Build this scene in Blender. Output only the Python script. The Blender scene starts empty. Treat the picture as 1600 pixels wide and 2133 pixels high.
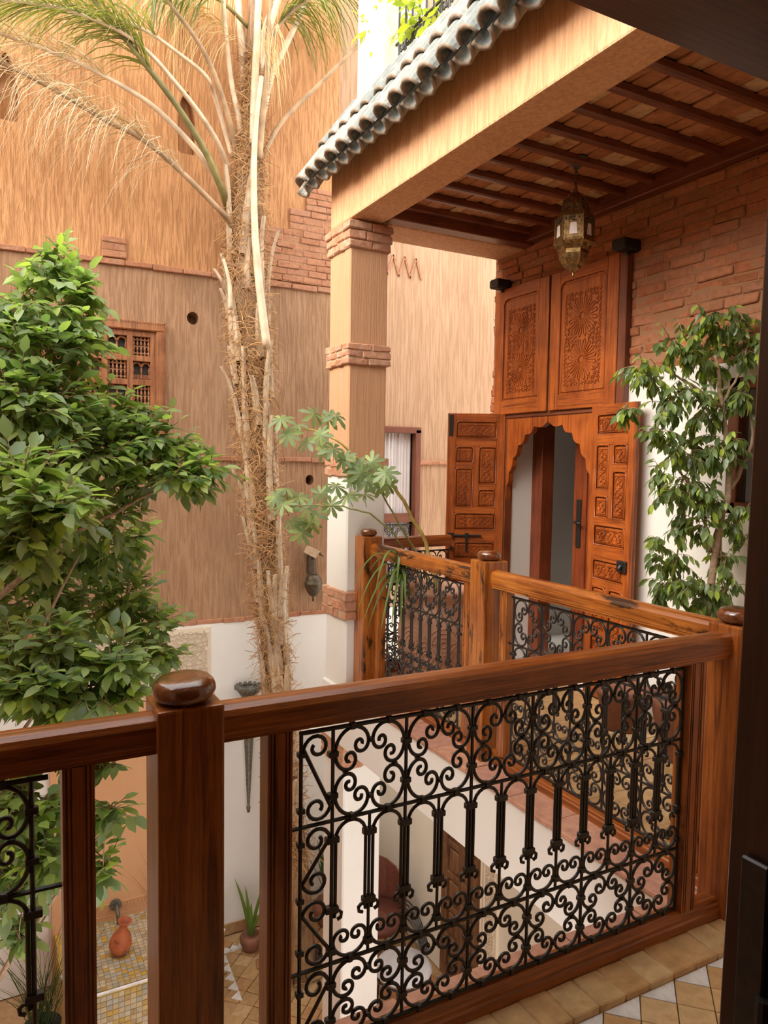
import bpy, bmesh, math, random
from mathutils import Vector, Matrix, Quaternion
random.seed(7)
scene = bpy.context.scene
COL = scene.collection
PI = math.pi

# ------------------------------------------------------------------ camera
F_PX = 1536.3
YAW, PITCH, ROLL = math.radians(28.2355), math.radians(3.7484), math.radians(0.893)
CAM = Vector((0, 0, 1.45))
_f0 = Vector((math.sin(YAW), math.cos(YAW), 0)); _r0 = Vector((math.cos(YAW), -math.sin(YAW), 0)); _u0 = Vector((0, 0, 1))
FWD = _f0 * math.cos(PITCH) - _u0 * math.sin(PITCH)
_up = _u0 * math.cos(PITCH) + _f0 * math.sin(PITCH)
RIGHT = _r0 * math.cos(ROLL) + _up * math.sin(ROLL)
UP = _up * math.cos(ROLL) - _r0 * math.sin(ROLL)
cam_data = bpy.data.cameras.new('camera'); cam = bpy.data.objects.new('camera', cam_data); COL.objects.link(cam)
cam_data.sensor_fit = 'HORIZONTAL'; cam_data.sensor_width = 36.0; cam_data.lens = F_PX / 1600 * 36
cam_data.clip_start = 0.02; cam_data.clip_end = 200
cam.matrix_world = Matrix(((RIGHT.x, UP.x, -FWD.x, CAM.x), (RIGHT.y, UP.y, -FWD.y, CAM.y), (RIGHT.z, UP.z, -FWD.z, CAM.z), (0, 0, 0, 1)))
scene.camera = cam

# ------------------------------------------------------------------ light: soft bright overcast sky over the open court
scene.view_settings.view_transform = 'Standard'; scene.view_settings.look = 'None'
scene.view_settings.gamma = 1.0; scene.view_settings.use_curve_mapping = False
scene.view_settings.exposure = 1.82
world = bpy.data.worlds.new('overcast_sky'); scene.world = world; world.use_nodes = True
wnt = world.node_tree; bg = wnt.nodes['Background']
bg.inputs['Color'].default_value = (1.0, 0.975, 0.94, 1); bg.inputs['Strength'].default_value = 1.0
sun_d = bpy.data.lights.new('hazy_sun', 'SUN'); sun = bpy.data.objects.new('hazy_sun', sun_d); COL.objects.link(sun)
sun_d.energy = 2.0; sun_d.angle = math.radians(50); sun_d.color = (1.0, 0.93, 0.82)
sun.rotation_euler = Vector((0.84, 0.06, -0.54)).to_track_quat('-Z', 'Y').to_euler()

def ray(px, py):
    return RIGHT * ((px - 800) / F_PX) - UP * ((py - 1066.5) / F_PX) + FWD
def atY(px, py, Y): r = ray(px, py); return CAM + r * (Y / r.y)
def atX(px, py, X): r = ray(px, py); return CAM + r * (X / r.x)
def atZ(px, py, Z): r = ray(px, py); return CAM + r * ((Z - CAM.z) / r.z)
def atD(px, py, D): return CAM + ray(px, py) * D          # D metres along the view axis
def m_per_px(p): return (Vector(p) - CAM).dot(FWD) / F_PX

# ------------------------------------------------------------------ objects
ORG = {}
def worg(o):
    return ORG.get(o.name, Vector((0, 0, 0))) if o else Vector((0, 0, 0))
def setp(o, label=None, cat=None, group=None, kind=None):
    if label: o['label'] = label
    if cat: o['category'] = cat
    if group: o['group'] = group
    if kind: o['kind'] = kind
    return o
def thing(name, label, cat, loc=(0, 0, 0), group=None, kind=None):
    o = bpy.data.objects.new(name, None); COL.objects.link(o); o.empty_display_size = 0.05
    o.location = loc; ORG[o.name] = Vector(loc)
    return setp(o, label, cat, group, kind)
def link(name, me, mat=None, parent=None, at=(0, 0, 0), rot=None, scl=None, kind=None):
    """mesh object whose world origin is `at`; parents never carry rotation or scale unless noted"""
    if mat is not None and not me.materials: me.materials.append(mat)
    o = bpy.data.objects.new(name, me); COL.objects.link(o)
    at = Vector(at)
    if parent: o.parent = parent; o.location = at - worg(parent)
    else: o.location = at
    if rot is not None:
        if isinstance(rot, Quaternion): o.rotation_mode = 'QUATERNION'; o.rotation_quaternion = rot
        else: o.rotation_euler = rot
    if scl is not None: o.scale = scl if hasattr(scl, '__len__') else (scl, scl, scl)
    ORG[o.name] = at
    if kind: o['kind'] = kind
    return o
def sub(name, me, mat, parent, loc=(0, 0, 0), rot=None, scl=None, kind=None):
    """child placed in its parent's own axes"""
    if mat is not None and not me.materials: me.materials.append(mat)
    o = bpy.data.objects.new(name, me); COL.objects.link(o); o.parent = parent; o.location = loc
    if rot is not None:
        if isinstance(rot, Quaternion): o.rotation_mode = 'QUATERNION'; o.rotation_quaternion = rot
        else: o.rotation_euler = rot
    if scl is not None: o.scale = scl if hasattr(scl, '__len__') else (scl, scl, scl)
    if kind: o['kind'] = kind
    return o

class MB:
    def __init__(s): s.v = []; s.f = []
    def box(s, x0, x1, y0, y1, z0, z1):
        n = len(s.v)
        s.v += [(x0, y0, z0), (x1, y0, z0), (x1, y1, z0), (x0, y1, z0), (x0, y0, z1), (x1, y0, z1), (x1, y1, z1), (x0, y1, z1)]
        s.f += [(n, n+3, n+2, n+1), (n+4, n+5, n+6, n+7), (n, n+1, n+5, n+4), (n+1, n+2, n+6, n+5), (n+2, n+3, n+7, n+6), (n+3, n, n+4, n+7)]
        return s
    def rough(s, x0, x1, y0, y1, z0, z1, j, rnd=random):
        n = len(s.v); s.box(x0, x1, y0, y1, z0, z1)
        for i in range(n, len(s.v)):
            v = s.v[i]; s.v[i] = (v[0] + rnd.uniform(-j, j), v[1] + rnd.uniform(-j, j), v[2] + rnd.uniform(-j, j))
        return s
    def tube(s, pts, r, n=6, cap=True, closed=False):
        pts = [Vector(p) for p in pts]; m = len(pts); base = len(s.v)
        rs = r if hasattr(r, '__len__') else [r] * m
        t0 = (pts[1] - pts[0]).normalized()
        ref = Vector((0, 0, 1)) if abs(t0.z) < 0.9 else Vector((1, 0, 0))
        nrm = t0.cross(ref).normalized()
        for i in range(m):
            if closed: t = pts[(i + 1) % m] - pts[i - 1]
            else: t = pts[min(i + 1, m - 1)] - pts[max(i - 1, 0)]
            if t.length < 1e-9: t = t0.copy()
            t.normalize(); nrm = nrm - t * nrm.dot(t)
            if nrm.length < 1e-6: nrm = t.orthogonal()
            nrm.normalize(); b = t.cross(nrm)
            for k in range(n):
                a = 2 * PI * (k + .5) / n
                s.v.append(tuple(pts[i] + (nrm * math.cos(a) + b * math.sin(a)) * rs[i]))
        for i in range(m if closed else m - 1):
            for k in range(n):
                a = base + i * n + k; b_ = base + i * n + (k + 1) % n
                c = base + ((i + 1) % m) * n + (k + 1) % n; d = base + ((i + 1) % m) * n + k
                s.f.append((a, b_, c, d))
        if cap and not closed:
            s.f.append(tuple(base + k for k in reversed(range(n)))); s.f.append(tuple(base + (m - 1) * n + k for k in range(n)))
        return s
    def lathe(s, prof, n=20, c=(0, 0), sx=1.0, sy=1.0, rot=0.0):
        base = len(s.v); m = len(prof)
        for r, z in prof:
            for k in range(n):
                a = rot + 2 * PI * k / n
                s.v.append((c[0] + r * math.cos(a) * sx, c[1] + r * math.sin(a) * sy, z))
        for i in range(m - 1):
            for k in range(n):
                s.f.append((base + i*n + k, base + i*n + (k+1) % n, base + (i+1)*n + (k+1) % n, base + (i+1)*n + k))
        s.f.append(tuple(base + k for k in reversed(range(n)))); s.f.append(tuple(base + (m-1)*n + k for k in range(n)))
        return s
    def quad(s, a, b, c, d):
        n = len(s.v); s.v += [tuple(a), tuple(b), tuple(c), tuple(d)]; s.f.append((n, n+1, n+2, n+3)); return s
    def prism(s, poly, axis, a0, a1):
        """extrude a 2D polygon along axis ('x': poly=(y,z), 'y': poly=(x,z), 'z': poly=(x,y))"""
        n = len(s.v); m = len(poly)
        def mk(p, a):
            return {'x': (a, p[0], p[1]), 'y': (p[0], a, p[1]), 'z': (p[0], p[1], a)}[axis]
        s.v += [mk(p, a0) for p in poly] + [mk(p, a1) for p in poly]
        s.f.append(tuple(range(n, n + m))); s.f.append(tuple(reversed(range(n + m, n + 2*m))))
        for i in range(m): j = (i + 1) % m; s.f.append((n + j, n + i, n + m + i, n + m + j))
        return s
    def add(s, verts, faces):
        n = len(s.v); s.v += verts; s.f += [tuple(i + n for i in f) for f in faces]; return s
    def mesh(s, name, smooth=False, bevel=0.0, seg=1, fixn=False):
        me = bpy.data.meshes.new(name); me.from_pydata(s.v, [], s.f); me.validate()
        if bevel or fixn:
            bm = bmesh.new(); bm.from_mesh(me)
            bmesh.ops.recalc_face_normals(bm, faces=bm.faces)
            if bevel:
                ed = [e for e in bm.edges if len(e.link_faces) == 2 and e.calc_face_angle(0) > 0.6]
                bmesh.ops.bevel(bm, geom=ed, offset=bevel, segments=seg, affect='EDGES', profile=0.6, clamp_overlap=True)
            bm.to_mesh(me); bm.free()
        if smooth:
            for p in me.polygons: p.use_smooth = True
        me.update(); return me
    def build(s, name, mat, parent=None, smooth=False, bevel=0.0, seg=1, kind=None, fixn=False):
        return link(name, s.mesh(name, smooth, bevel, seg, fixn), mat, parent, kind=kind)

def ngon_prism_mesh(name, poly, axis, a0, a1, bevel=0):
    """concave outline extruded, with triangulated caps"""
    mb = MB().prism(poly, axis, a0, a1); me = bpy.data.meshes.new(name); me.from_pydata(mb.v, [], mb.f)
    bm = bmesh.new(); bm.from_mesh(me); bmesh.ops.recalc_face_normals(bm, faces=bm.faces)
    if bevel: bmesh.ops.bevel(bm, geom=[e for e in bm.edges if e.calc_face_angle(0) > 1.2], offset=bevel, segments=1, affect='EDGES', clamp_overlap=True)
    bmesh.ops.triangulate(bm, faces=[f for f in bm.faces if len(f.verts) > 4]); bm.to_mesh(me); bm.free(); return me

def cut(me, cutters):
    """a wall mesh with openings: boolean difference evaluated once, helpers removed"""
    o = bpy.data.objects.new('tmp', me); COL.objects.link(o); tmp = []
    for mb in cutters:
        cm = mb.mesh('cut', fixn=True); c = bpy.data.objects.new('cut', cm); COL.objects.link(c); tmp.append(c)
        md = o.modifiers.new('b', 'BOOLEAN'); md.operation = 'DIFFERENCE'; md.solver = 'EXACT'; md.object = c
    dg = bpy.context.evaluated_depsgraph_get(); dg.update()
    res = bpy.data.meshes.new_from_object(o.evaluated_get(dg))
    for c in tmp + [o]: bpy.data.objects.remove(c, do_unlink=True)
    return res

# ------------------------------------------------------------------ materials
def nodes(name):
    m = bpy.data.materials.new(name); m.use_nodes = True; nt = m.node_tree; b = nt.nodes['Principled BSDF']
    return m, nt, b
def N(nt, typ, **kw):
    n = nt.nodes.new(typ)
    for k, v in kw.items():
        if k.startswith('_'): setattr(n, k[1:], v)
        else: n.inputs[k.replace('__', ' ')].default_value = v
    return n
def ramp(nt, stops):
    r = nt.nodes.new('ShaderNodeValToRGB'); e = r.color_ramp.elements
    while len(e) < len(stops): e.new(0.5)
    while len(e) > len(stops): e.remove(e[-1])
    for i, (p, c) in enumerate(stops): e[i].position = p; e[i].color = (c[0], c[1], c[2], 1)
    return r
def L(nt, a, ai, b, bi): nt.links.new(a.outputs[ai], b.inputs[bi])
def coords(nt, scale=(1, 1, 1), src='Object'):
    t = nt.nodes.new('ShaderNodeTexCoord'); mp = nt.nodes.new('ShaderNodeMapping'); mp.inputs['Scale'].default_value = scale
    L(nt, t, src, mp, 'Vector'); return mp
def bump(nt, b, src, out, strength=0.3, dist=0.01, prev=None):
    bp = nt.nodes.new('ShaderNodeBump'); bp.inputs['Strength'].default_value = strength; bp.inputs['Distance'].default_value = dist
    L(nt, src, out, bp, 'Height')
    if prev: L(nt, prev, 'Normal', bp, 'Normal')
    L(nt, bp, 'Normal', b, 'Normal'); return bp
def mixc(nt, fac, a, b, blend='MIX'):
    m = nt.nodes.new('ShaderNodeMix'); m.data_type = 'RGBA'; m.blend_type = blend
    for s, v in ((0, fac), (6, a), (7, b)):
        if isinstance(v, tuple) and len(v) == 2 and hasattr(v[0], 'outputs'): nt.links.new(v[0].outputs[v[1]], m.inputs[s])
        elif isinstance(v, (int, float)): m.inputs[s].default_value = v
        else: m.inputs[s].default_value = (v[0], v[1], v[2], 1)
    return m
def mat_wood(name, axis='z', dark=(0.075, 0.020, 0.006), mid=(0.27, 0.078, 0.016), light=(0.44, 0.15, 0.03), rough=0.33, wear=0.0, rings=46, coat=0.3):
    m, nt, b = nodes(name)
    st = {'x': (0.045, 1, 1), 'y': (1, 0.045, 1), 'z': (1, 1, 0.045)}[axis]
    mp = coords(nt, tuple(s * rings for s in st))
    n1 = N(nt, 'ShaderNodeTexNoise', Scale=1.0, Detail=6.0, Roughness=0.62, Distortion=0.9); L(nt, mp, 'Vector', n1, 'Vector')
    mp2 = coords(nt, tuple(s * 260 for s in st))
    n2 = N(nt, 'ShaderNodeTexNoise', Scale=1.0, Detail=3.0); L(nt, mp2, 'Vector', n2, 'Vector')
    mp3 = coords(nt, tuple(s * 5.0 for s in (1, 1, 1)))
    n3 = N(nt, 'ShaderNodeTexNoise', Scale=1.0, Detail=3.0); L(nt, mp3, 'Vector', n3, 'Vector')
    r1 = ramp(nt, [(0.28, dark), (0.45, mid), (0.7, light)]); L(nt, n1, 'Fac', r1, 'Fac')
    r2 = ramp(nt, [(0.35, (0.55, 0.5, 0.45)), (0.6, (1, 1, 1))]); L(nt, n2, 'Fac', r2, 'Fac')
    mx = mixc(nt, 0.55, (r1, 'Color'), (r2, 'Color'), 'MULTIPLY')
    r3 = ramp(nt, [(0.3, (0.62, 0.5, 0.45)), (0.55, (1.0, 1.0, 1.0)), (0.8, (1.18, 1.1, 1.0))]); L(nt, n3, 'Fac', r3, 'Fac')
    mx2 = mixc(nt, 0.8, (mx, 2), (r3, 'Color'), 'MULTIPLY')
    last = mx2
    if wear:
        mpw = coords(nt, tuple((9.0 if s > .5 else 2.2) for s in st))
        nw = N(nt, 'ShaderNodeTexNoise', Scale=1.6, Detail=8.0, Roughness=0.72); L(nt, mpw, 'Vector', nw, 'Vector')
        rw = ramp(nt, [(0.60 - wear * .1, (0, 0, 0)), (0.66 - wear * .1, (1, 1, 1))]); L(nt, nw, 'Fac', rw, 'Fac')
        last = mixc(nt, (rw, 'Color'), (mx2, 2), (0.045, 0.018, 0.008))
    nt.links.new(last.outputs[2], b.inputs['Base Color'])
    b.inputs['Roughness'].default_value = rough
    b.inputs['Coat Weight'].default_value = coat; b.inputs['Coat Roughness'].default_value = 0.18
    bump(nt, b, n2, 'Fac', 0.12, 0.004); return m
def mat_plaster(name, c1, c2, streak=0.0, rough=0.9, bstr=0.5, scale=34.0, stain=None, zs=0.05):
    m, nt, b = nodes(name)
    mp = coords(nt, (scale, scale, scale * zs))
    n1 = N(nt, 'ShaderNodeTexNoise', Scale=1.0, Detail=3.0, Roughness=0.55, Distortion=0.55); L(nt, mp, 'Vector', n1, 'Vector')
    mp2 = coords(nt, (1.3, 1.3, 0.9))
    n2 = N(nt, 'ShaderNodeTexNoise', Scale=1.0, Detail=5.0, Roughness=0.6); L(nt, mp2, 'Vector', n2, 'Vector')
    mp3 = coords(nt, (60, 60, 60))
    n3 = N(nt, 'ShaderNodeTexNoise', Scale=1.0, Detail=4.0, Roughness=0.6); L(nt, mp3, 'Vector', n3, 'Vector')
    r2 = ramp(nt, [(0.3, c1), (0.7, c2)]); L(nt, n2, 'Fac', r2, 'Fac')
    last = (r2, 'Color')
    if streak:
        r1 = ramp(nt, [(0.42, (0.80, 0.78, 0.76)), (0.50, (1, 1, 1)), (0.58, (1.12, 1.16, 1.22))]); L(nt, n1, 'Fac', r1, 'Fac')
        mx = mixc(nt, streak, last, (r1, 'Color'), 'MULTIPLY'); last = (mx, 2)
    if stain:
        mp4 = coords(nt, (2.6, 2.6, 0.9)); n4 = N(nt, 'ShaderNodeTexNoise', Scale=1.0, Detail=6.0, Roughness=0.65); L(nt, mp4, 'Vector', n4, 'Vector')
        r4 = ramp(nt, [(0.50, (0, 0, 0)), (0.72, (1, 1, 1))]); L(nt, n4, 'Fac', r4, 'Fac')
        mx = mixc(nt, (r4, 'Color'), last, stain); last = (mx, 2)
    nt.links.new(last[0].outputs[last[1]], b.inputs['Base Color'])
    b.inputs['Roughness'].default_value = rough; b.inputs['Specular IOR Level'].default_value = 0.2
    p = None
    if streak: p = bump(nt, b, n1, 'Fac', bstr, 0.03)
    bump(nt, b, n3, 'Fac', 0.18, 0.006, p); return m
def mat_piece(name, cols, rough=0.85, grain=40.0, bstr=0.35, island=False, speck=None):
    """brick / tile / stone: colour differs from piece to piece"""
    m, nt, b = nodes(name)
    if island: inf = nt.nodes.new('ShaderNodeNewGeometry'); out = 'Random Per Island'
    else: inf = nt.nodes.new('ShaderNodeObjectInfo'); out = 'Random'
    k = len(cols); r = ramp(nt, [((i + .5) / k, c) for i, c in enumerate(cols)]); L(nt, inf, out, r, 'Fac')
    mp = coords(nt, (grain, grain, grain)); n = N(nt, 'ShaderNodeTexNoise', Scale=1.0, Detail=6.0, Roughness=0.65); L(nt, mp, 'Vector', n, 'Vector')
    rr = ramp(nt, [(0.3, (0.66, 0.62, 0.6)), (0.55, (1, 1, 1)), (0.75, (1.2, 1.2, 1.2))]); L(nt, n, 'Fac', rr, 'Fac')
    mx = mixc(nt, 0.75, (r, 'Color'), (rr, 'Color'), 'MULTIPLY'); last = mx
    if speck:
        mp2 = coords(nt, (14, 14, 14)); n2 = N(nt, 'ShaderNodeTexNoise', Scale=1.0, Detail=5.0); L(nt, mp2, 'Vector', n2, 'Vector')
        r2 = ramp(nt, [(0.55, (0, 0, 0)), (0.70, (1, 1, 1))]); L(nt, n2, 'Fac', r2, 'Fac')
        last = mixc(nt, (r2, 'Color'), (mx, 2), speck)
    nt.links.new(last.outputs[2], b.inputs['Base Color'])
    b.inputs['Roughness'].default_value = rough; b.inputs['Specular IOR Level'].default_value = 0.25
    bump(nt, b, n, 'Fac', bstr, 0.012); return m
def mat_plain(name, c, rough=0.5, metal=0.0, noise=0.25, scale=30.0, spec=0.5, bstr=0.1, coat=0.0):
    m, nt, b = nodes(name)
    mp = coords(nt, (scale, scale, scale)); n = N(nt, 'ShaderNodeTexNoise', Scale=1.0, Detail=4.0); L(nt, mp, 'Vector', n, 'Vector')
    d = tuple(x * (1 - noise) for x in c); l = tuple(min(1, x * (1 + noise)) for x in c)
    r = ramp(nt, [(0.3, d), (0.7, l)]); L(nt, n, 'Fac', r, 'Fac'); L(nt, r, 'Color', b, 'Base Color')
    b.inputs['Roughness'].default_value = rough; b.inputs['Metallic'].default_value = metal; b.inputs['Specular IOR Level'].default_value = spec
    b.inputs['Coat Weight'].default_value = coat
    if bstr: bump(nt, b, n, 'Fac', bstr, 0.004)
    return m
def mat_leaf(name, cols, rough=0.38, island=False, trans=0.42):
    m, nt, b = nodes(name)
    if island: inf = nt.nodes.new('ShaderNodeNewGeometry'); out = 'Random Per Island'
    else: inf = nt.nodes.new('ShaderNodeObjectInfo'); out = 'Random'
    k = len(cols); r = ramp(nt, [((i + .5) / k, c) for i, c in enumerate(cols)]); L(nt, inf, out, r, 'Fac')
    L(nt, r, 'Color', b, 'Base Color'); b.inputs['Roughness'].default_value = rough; b.inputs['Specular IOR Level'].default_value = 0.5
    tr = nt.nodes.new('ShaderNodeBsdfTranslucent'); mx = mixc(nt, 1.0, (r, 'Color'), (1.3, 1.5, 0.6), 'MULTIPLY'); nt.links.new(mx.outputs[2], tr.inputs['Color'])
    ms = nt.nodes.new('ShaderNodeMixShader'); ms.inputs[0].default_value = trans
    nt.links.new(b.outputs[0], ms.inputs[1]); nt.links.new(tr.outputs[0], ms.inputs[2])
    nt.links.new(ms.outputs[0], nt.nodes['Material Output'].inputs['Surface']); return m

M = {}
for a in 'xyz':
    M['wood_' + a] = mat_wood('varnished_wood_' + a, a)
    M['rail_' + a] = mat_wood('railing_wood_' + a, a, dark=(0.07, 0.017, 0.005), mid=(0.28, 0.078, 0.015), light=(0.46, 0.145, 0.028), rough=0.32, coat=0.2)
    M['worn_' + a] = mat_wood('worn_railing_wood_' + a, a, dark=(0.09, 0.022, 0.005), mid=(0.36, 0.105, 0.016), light=(0.55, 0.20, 0.035), rough=0.3, wear=0.5)
    M['door_' + a] = mat_wood('door_wood_' + a, a, dark=(0.10, 0.021, 0.005), mid=(0.37, 0.085, 0.013), light=(0.52, 0.14, 0.022), rough=0.38)
    M['beam_' + a] = mat_wood('beam_wood_' + a, a, dark=(0.06, 0.015, 0.006), mid=(0.17, 0.042, 0.013), light=(0.24, 0.066, 0.02), rough=0.5)
    M['inner_' + a] = mat_wood('inner_door_wood_' + a, a, dark=(0.10, 0.018, 0.006), mid=(0.22, 0.045, 0.012), light=(0.28, 0.065, 0.016), rough=0.4)
M['brown_door'] = mat_wood('brown_plank_wood', 'z', dark=(0.05, 0.02, 0.009), mid=(0.19, 0.085, 0.036), light=(0.29, 0.14, 0.06), rough=0.5)
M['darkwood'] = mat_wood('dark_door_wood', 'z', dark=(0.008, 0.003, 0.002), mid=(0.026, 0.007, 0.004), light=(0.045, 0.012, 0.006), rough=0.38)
M['blackwood'] = mat_plain('blackened_wood', (0.012, 0.010, 0.009), 0.6, noise=0.5)
M['finial'] = mat_wood('finial_wood', 'x', dark=(0.05, 0.014, 0.005), mid=(0.17, 0.052, 0.016), light=(0.26, 0.09, 0.03), rough=0.16, coat=0.8)
M['window_wood'] = mat_wood('weathered_window_wood', 'z', dark=(0.10, 0.035, 0.012), mid=(0.34, 0.13, 0.045), light=(0.48, 0.21, 0.08), rough=0.7)
M['iron'] = mat_plain('wrought_iron', (0.014, 0.012, 0.011), 0.42, 0.0, 0.5, 60, 0.6, 0.25)
M['ochre'] = mat_plaster('ochre_streaked_plaster', (0.46, 0.222, 0.096), (0.56, 0.285, 0.128), streak=0.8, bstr=0.8, scale=40, zs=0.11)
M['ochre_low'] = mat_plaster('brown_streaked_plaster', (0.33, 0.185, 0.10), (0.42, 0.245, 0.14), streak=0.7, bstr=0.5, scale=40, stain=(0.27, 0.15, 0.085), zs=0.10)
M['tan_wall'] = mat_plaster('light_tan_streaked_plaster', (0.41, 0.245, 0.145), (0.48, 0.295, 0.18), streak=0.6, bstr=0.55, scale=44, zs=0.06)
M['ochre_beam'] = mat_plaster('ochre_beam_plaster', (0.66, 0.35, 0.18), (0.74, 0.42, 0.23), streak=0.5, bstr=0.6, scale=48, zs=0.10)
M['ochre_col'] = mat_plaster('ochre_column_plaster', (0.50, 0.27, 0.145), (0.59, 0.335, 0.19), streak=0.15, bstr=0.15, scale=50)
M['fountain_plaster'] = mat_plaster('smooth_ochre_plaster', (0.60, 0.32, 0.16), (0.68, 0.39, 0.21), 0)
M['dark_plaster'] = mat_plaster('dark_brown_plaster', (0.13, 0.075, 0.04), (0.18, 0.10, 0.055), 0)
M['white'] = mat_plaster('white_plaster', (0.74, 0.71, 0.66), (0.82, 0.79, 0.75), 0, bstr=0.1)
M['grey_white'] = mat_plaster('pale_grey_plaster', (0.60, 0.58, 0.54), (0.68, 0.66, 0.63), 0)
M['cream'] = mat_plaster('cream_plaster', (0.72, 0.66, 0.54), (0.80, 0.75, 0.64), 0)
M['stucco'] = mat_plaster('carved_stucco', (0.66, 0.55, 0.42), (0.74, 0.64, 0.50), 0)
M['mortar'] = mat_plaster('brown_mortar', (0.30, 0.15, 0.08), (0.38, 0.20, 0.11), 0, bstr=0.3)
M['brick_mortar'] = mat_plaster('pale_brown_mortar', (0.46, 0.29, 0.18), (0.54, 0.36, 0.235), 0)
M['brick'] = mat_piece('rough_brick', [(0.36, 0.135, 0.062), (0.46, 0.165, 0.075), (0.42, 0.18, 0.095), (0.50, 0.20, 0.10), (0.38, 0.17, 0.09)], grain=30, bstr=0.8, speck=(0.38, 0.20, 0.11))
M['brick_pale'] = mat_piece('pale_brick', [(0.46, 0.22, 0.13), (0.52, 0.27, 0.165), (0.56, 0.25, 0.14), (0.50, 0.29, 0.18)], grain=30, bstr=0.6, speck=(0.55, 0.36, 0.24))
M['brick_wall'] = mat_piece('wall_relief_brick', [(0.40, 0.18, 0.095), (0.45, 0.21, 0.115), (0.42, 0.20, 0.12)], grain=30, bstr=0.6, speck=(0.42, 0.23, 0.14))
M['ceil_tile'] = mat_piece('ceiling_terracotta', [(0.42, 0.17, 0.075), (0.50, 0.205, 0.09), (0.38, 0.155, 0.07), (0.52, 0.24, 0.115), (0.46, 0.19, 0.08), (0.60, 0.38, 0.20)], grain=22, bstr=0.5, speck=(0.34, 0.13, 0.055))
M['floor_tile'] = mat_piece('tan_floor_tile', [(0.56, 0.36, 0.17), (0.62, 0.42, 0.21), (0.58, 0.35, 0.155), (0.66, 0.46, 0.24)], rough=0.45, grain=16, bstr=0.15, speck=(0.50, 0.29, 0.13))
M['court_tile'] = mat_piece('court_floor_tile', [(0.42, 0.26, 0.115), (0.50, 0.32, 0.15), (0.46, 0.25, 0.105), (0.55, 0.38, 0.20), (0.40, 0.19, 0.085)], rough=0.4, grain=16, bstr=0.12)
M['white_tile'] = mat_piece('white_tile', [(0.72, 0.71, 0.70), (0.78, 0.77, 0.76)], rough=0.3, grain=20, bstr=0.05)
M['ledge'] = mat_piece('pink_terracotta_ledge', [(0.46, 0.23, 0.15), (0.52, 0.27, 0.18), (0.44, 0.22, 0.155)], rough=0.7, grain=24, bstr=0.25, speck=(0.36, 0.18, 0.13))
M['roof_tile'] = mat_piece('weathered_roof_tile', [(0.18, 0.195, 0.185), (0.24, 0.25, 0.225), (0.165, 0.18, 0.17), (0.29, 0.285, 0.25)], rough=0.8, grain=26, bstr=0.6, speck=(0.46, 0.42, 0.36))
M['tile_edge'] = mat_plain('brown_tile_edge', (0.20, 0.145, 0.10), 0.9, noise=0.4, scale=40, bstr=0.5)
M['lime'] = mat_plaster('lime_wash', (0.66, 0.58, 0.46), (0.76, 0.70, 0.60), 0)
M['terracotta'] = mat_plain('terracotta_urn', (0.50, 0.27, 0.175), 0.85, noise=0.15, scale=14)
M['pot_brown'] = mat_plain('brown_pot', (0.22, 0.085, 0.05), 0.6, noise=0.25, scale=14)
M['brass'] = mat_plain('aged_brass', (0.27, 0.165, 0.065), 0.36, 0.85, noise=0.45, scale=60)
M['bronze'] = mat_plain('dark_bronze', (0.11, 0.085, 0.055), 0.5, 0.6, noise=0.4, scale=40)
M['tin'] = mat_plain('grey_pierced_tin', (0.16, 0.15, 0.12), 0.5, 0.5, noise=0.4, scale=60)
M['tan_metal'] = mat_plain('tan_sheet_metal', (0.38, 0.26, 0.16), 0.55, 0.3, noise=0.2)
M['frosted'] = mat_plain('frosted_glass', (0.72, 0.62, 0.60), 0.18, noise=0.04)
M['curtain'] = mat_plain('white_curtain', (0.74, 0.70, 0.70), 0.9, noise=0.05, scale=8)
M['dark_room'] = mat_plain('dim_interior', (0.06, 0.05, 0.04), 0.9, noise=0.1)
M['grey_room'] = mat_plain('grey_interior_wall', (0.72, 0.70, 0.66), 0.9, noise=0.05, scale=3)
M['bark'] = mat_plain('grey_brown_bark', (0.30, 0.20, 0.13), 0.85, noise=0.35, scale=40, bstr=0.6)
M['fig_bark'] = mat_plain('fig_bark', (0.36, 0.24, 0.15), 0.8, noise=0.35, scale=40, bstr=0.5)
M['stem_yellow'] = mat_plain('yellow_green_stem', (0.45, 0.34, 0.09), 0.6, noise=0.3, scale=25)
M['stem_green'] = mat_plain('green_stem', (0.20, 0.22, 0.06), 0.6, noise=0.3, scale=25)
M['palm_trunk'] = mat_wood('palm_trunk', 'z', dark=(0.10, 0.05, 0.022), mid=(0.26, 0.145, 0.065), light=(0.42, 0.27, 0.14), rough=0.9, rings=22)
M['palm_boot'] = mat_wood('palm_leaf_base', 'z', dark=(0.30, 0.19, 0.10), mid=(0.52, 0.38, 0.24), light=(0.68, 0.54, 0.38), rough=0.8, rings=18)
M['palm_fibre'] = mat_leaf('palm_fibre', [(0.36, 0.185, 0.075), (0.50, 0.28, 0.115), (0.58, 0.36, 0.17), (0.28, 0.13, 0.05)], 0.9, True, 0.1)
M['frond_pale'] = mat_plain('pale_frond_stem', (0.66, 0.50, 0.34), 0.6, noise=0.25, scale=9)
M['frond_green'] = mat_plain('green_frond_stem', (0.22, 0.19, 0.065), 0.55, noise=0.45, scale=6)
M['frond_brown'] = mat_plain('brown_frond_stem', (0.38, 0.25, 0.14), 0.7, noise=0.35, scale=9)
M['leaflet_green'] = mat_leaf('palm_leaflet_green', [(0.16, 0.18, 0.05), (0.23, 0.24, 0.07), (0.32, 0.29, 0.10), (0.11, 0.135, 0.04)], 0.45, True)
M['leaflet_dry'] = mat_leaf('palm_leaflet_dry', [(0.66, 0.52, 0.33), (0.78, 0.64, 0.45), (0.52, 0.38, 0.22), (0.42, 0.29, 0.16)], 0.7, True, 0.08)
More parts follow.
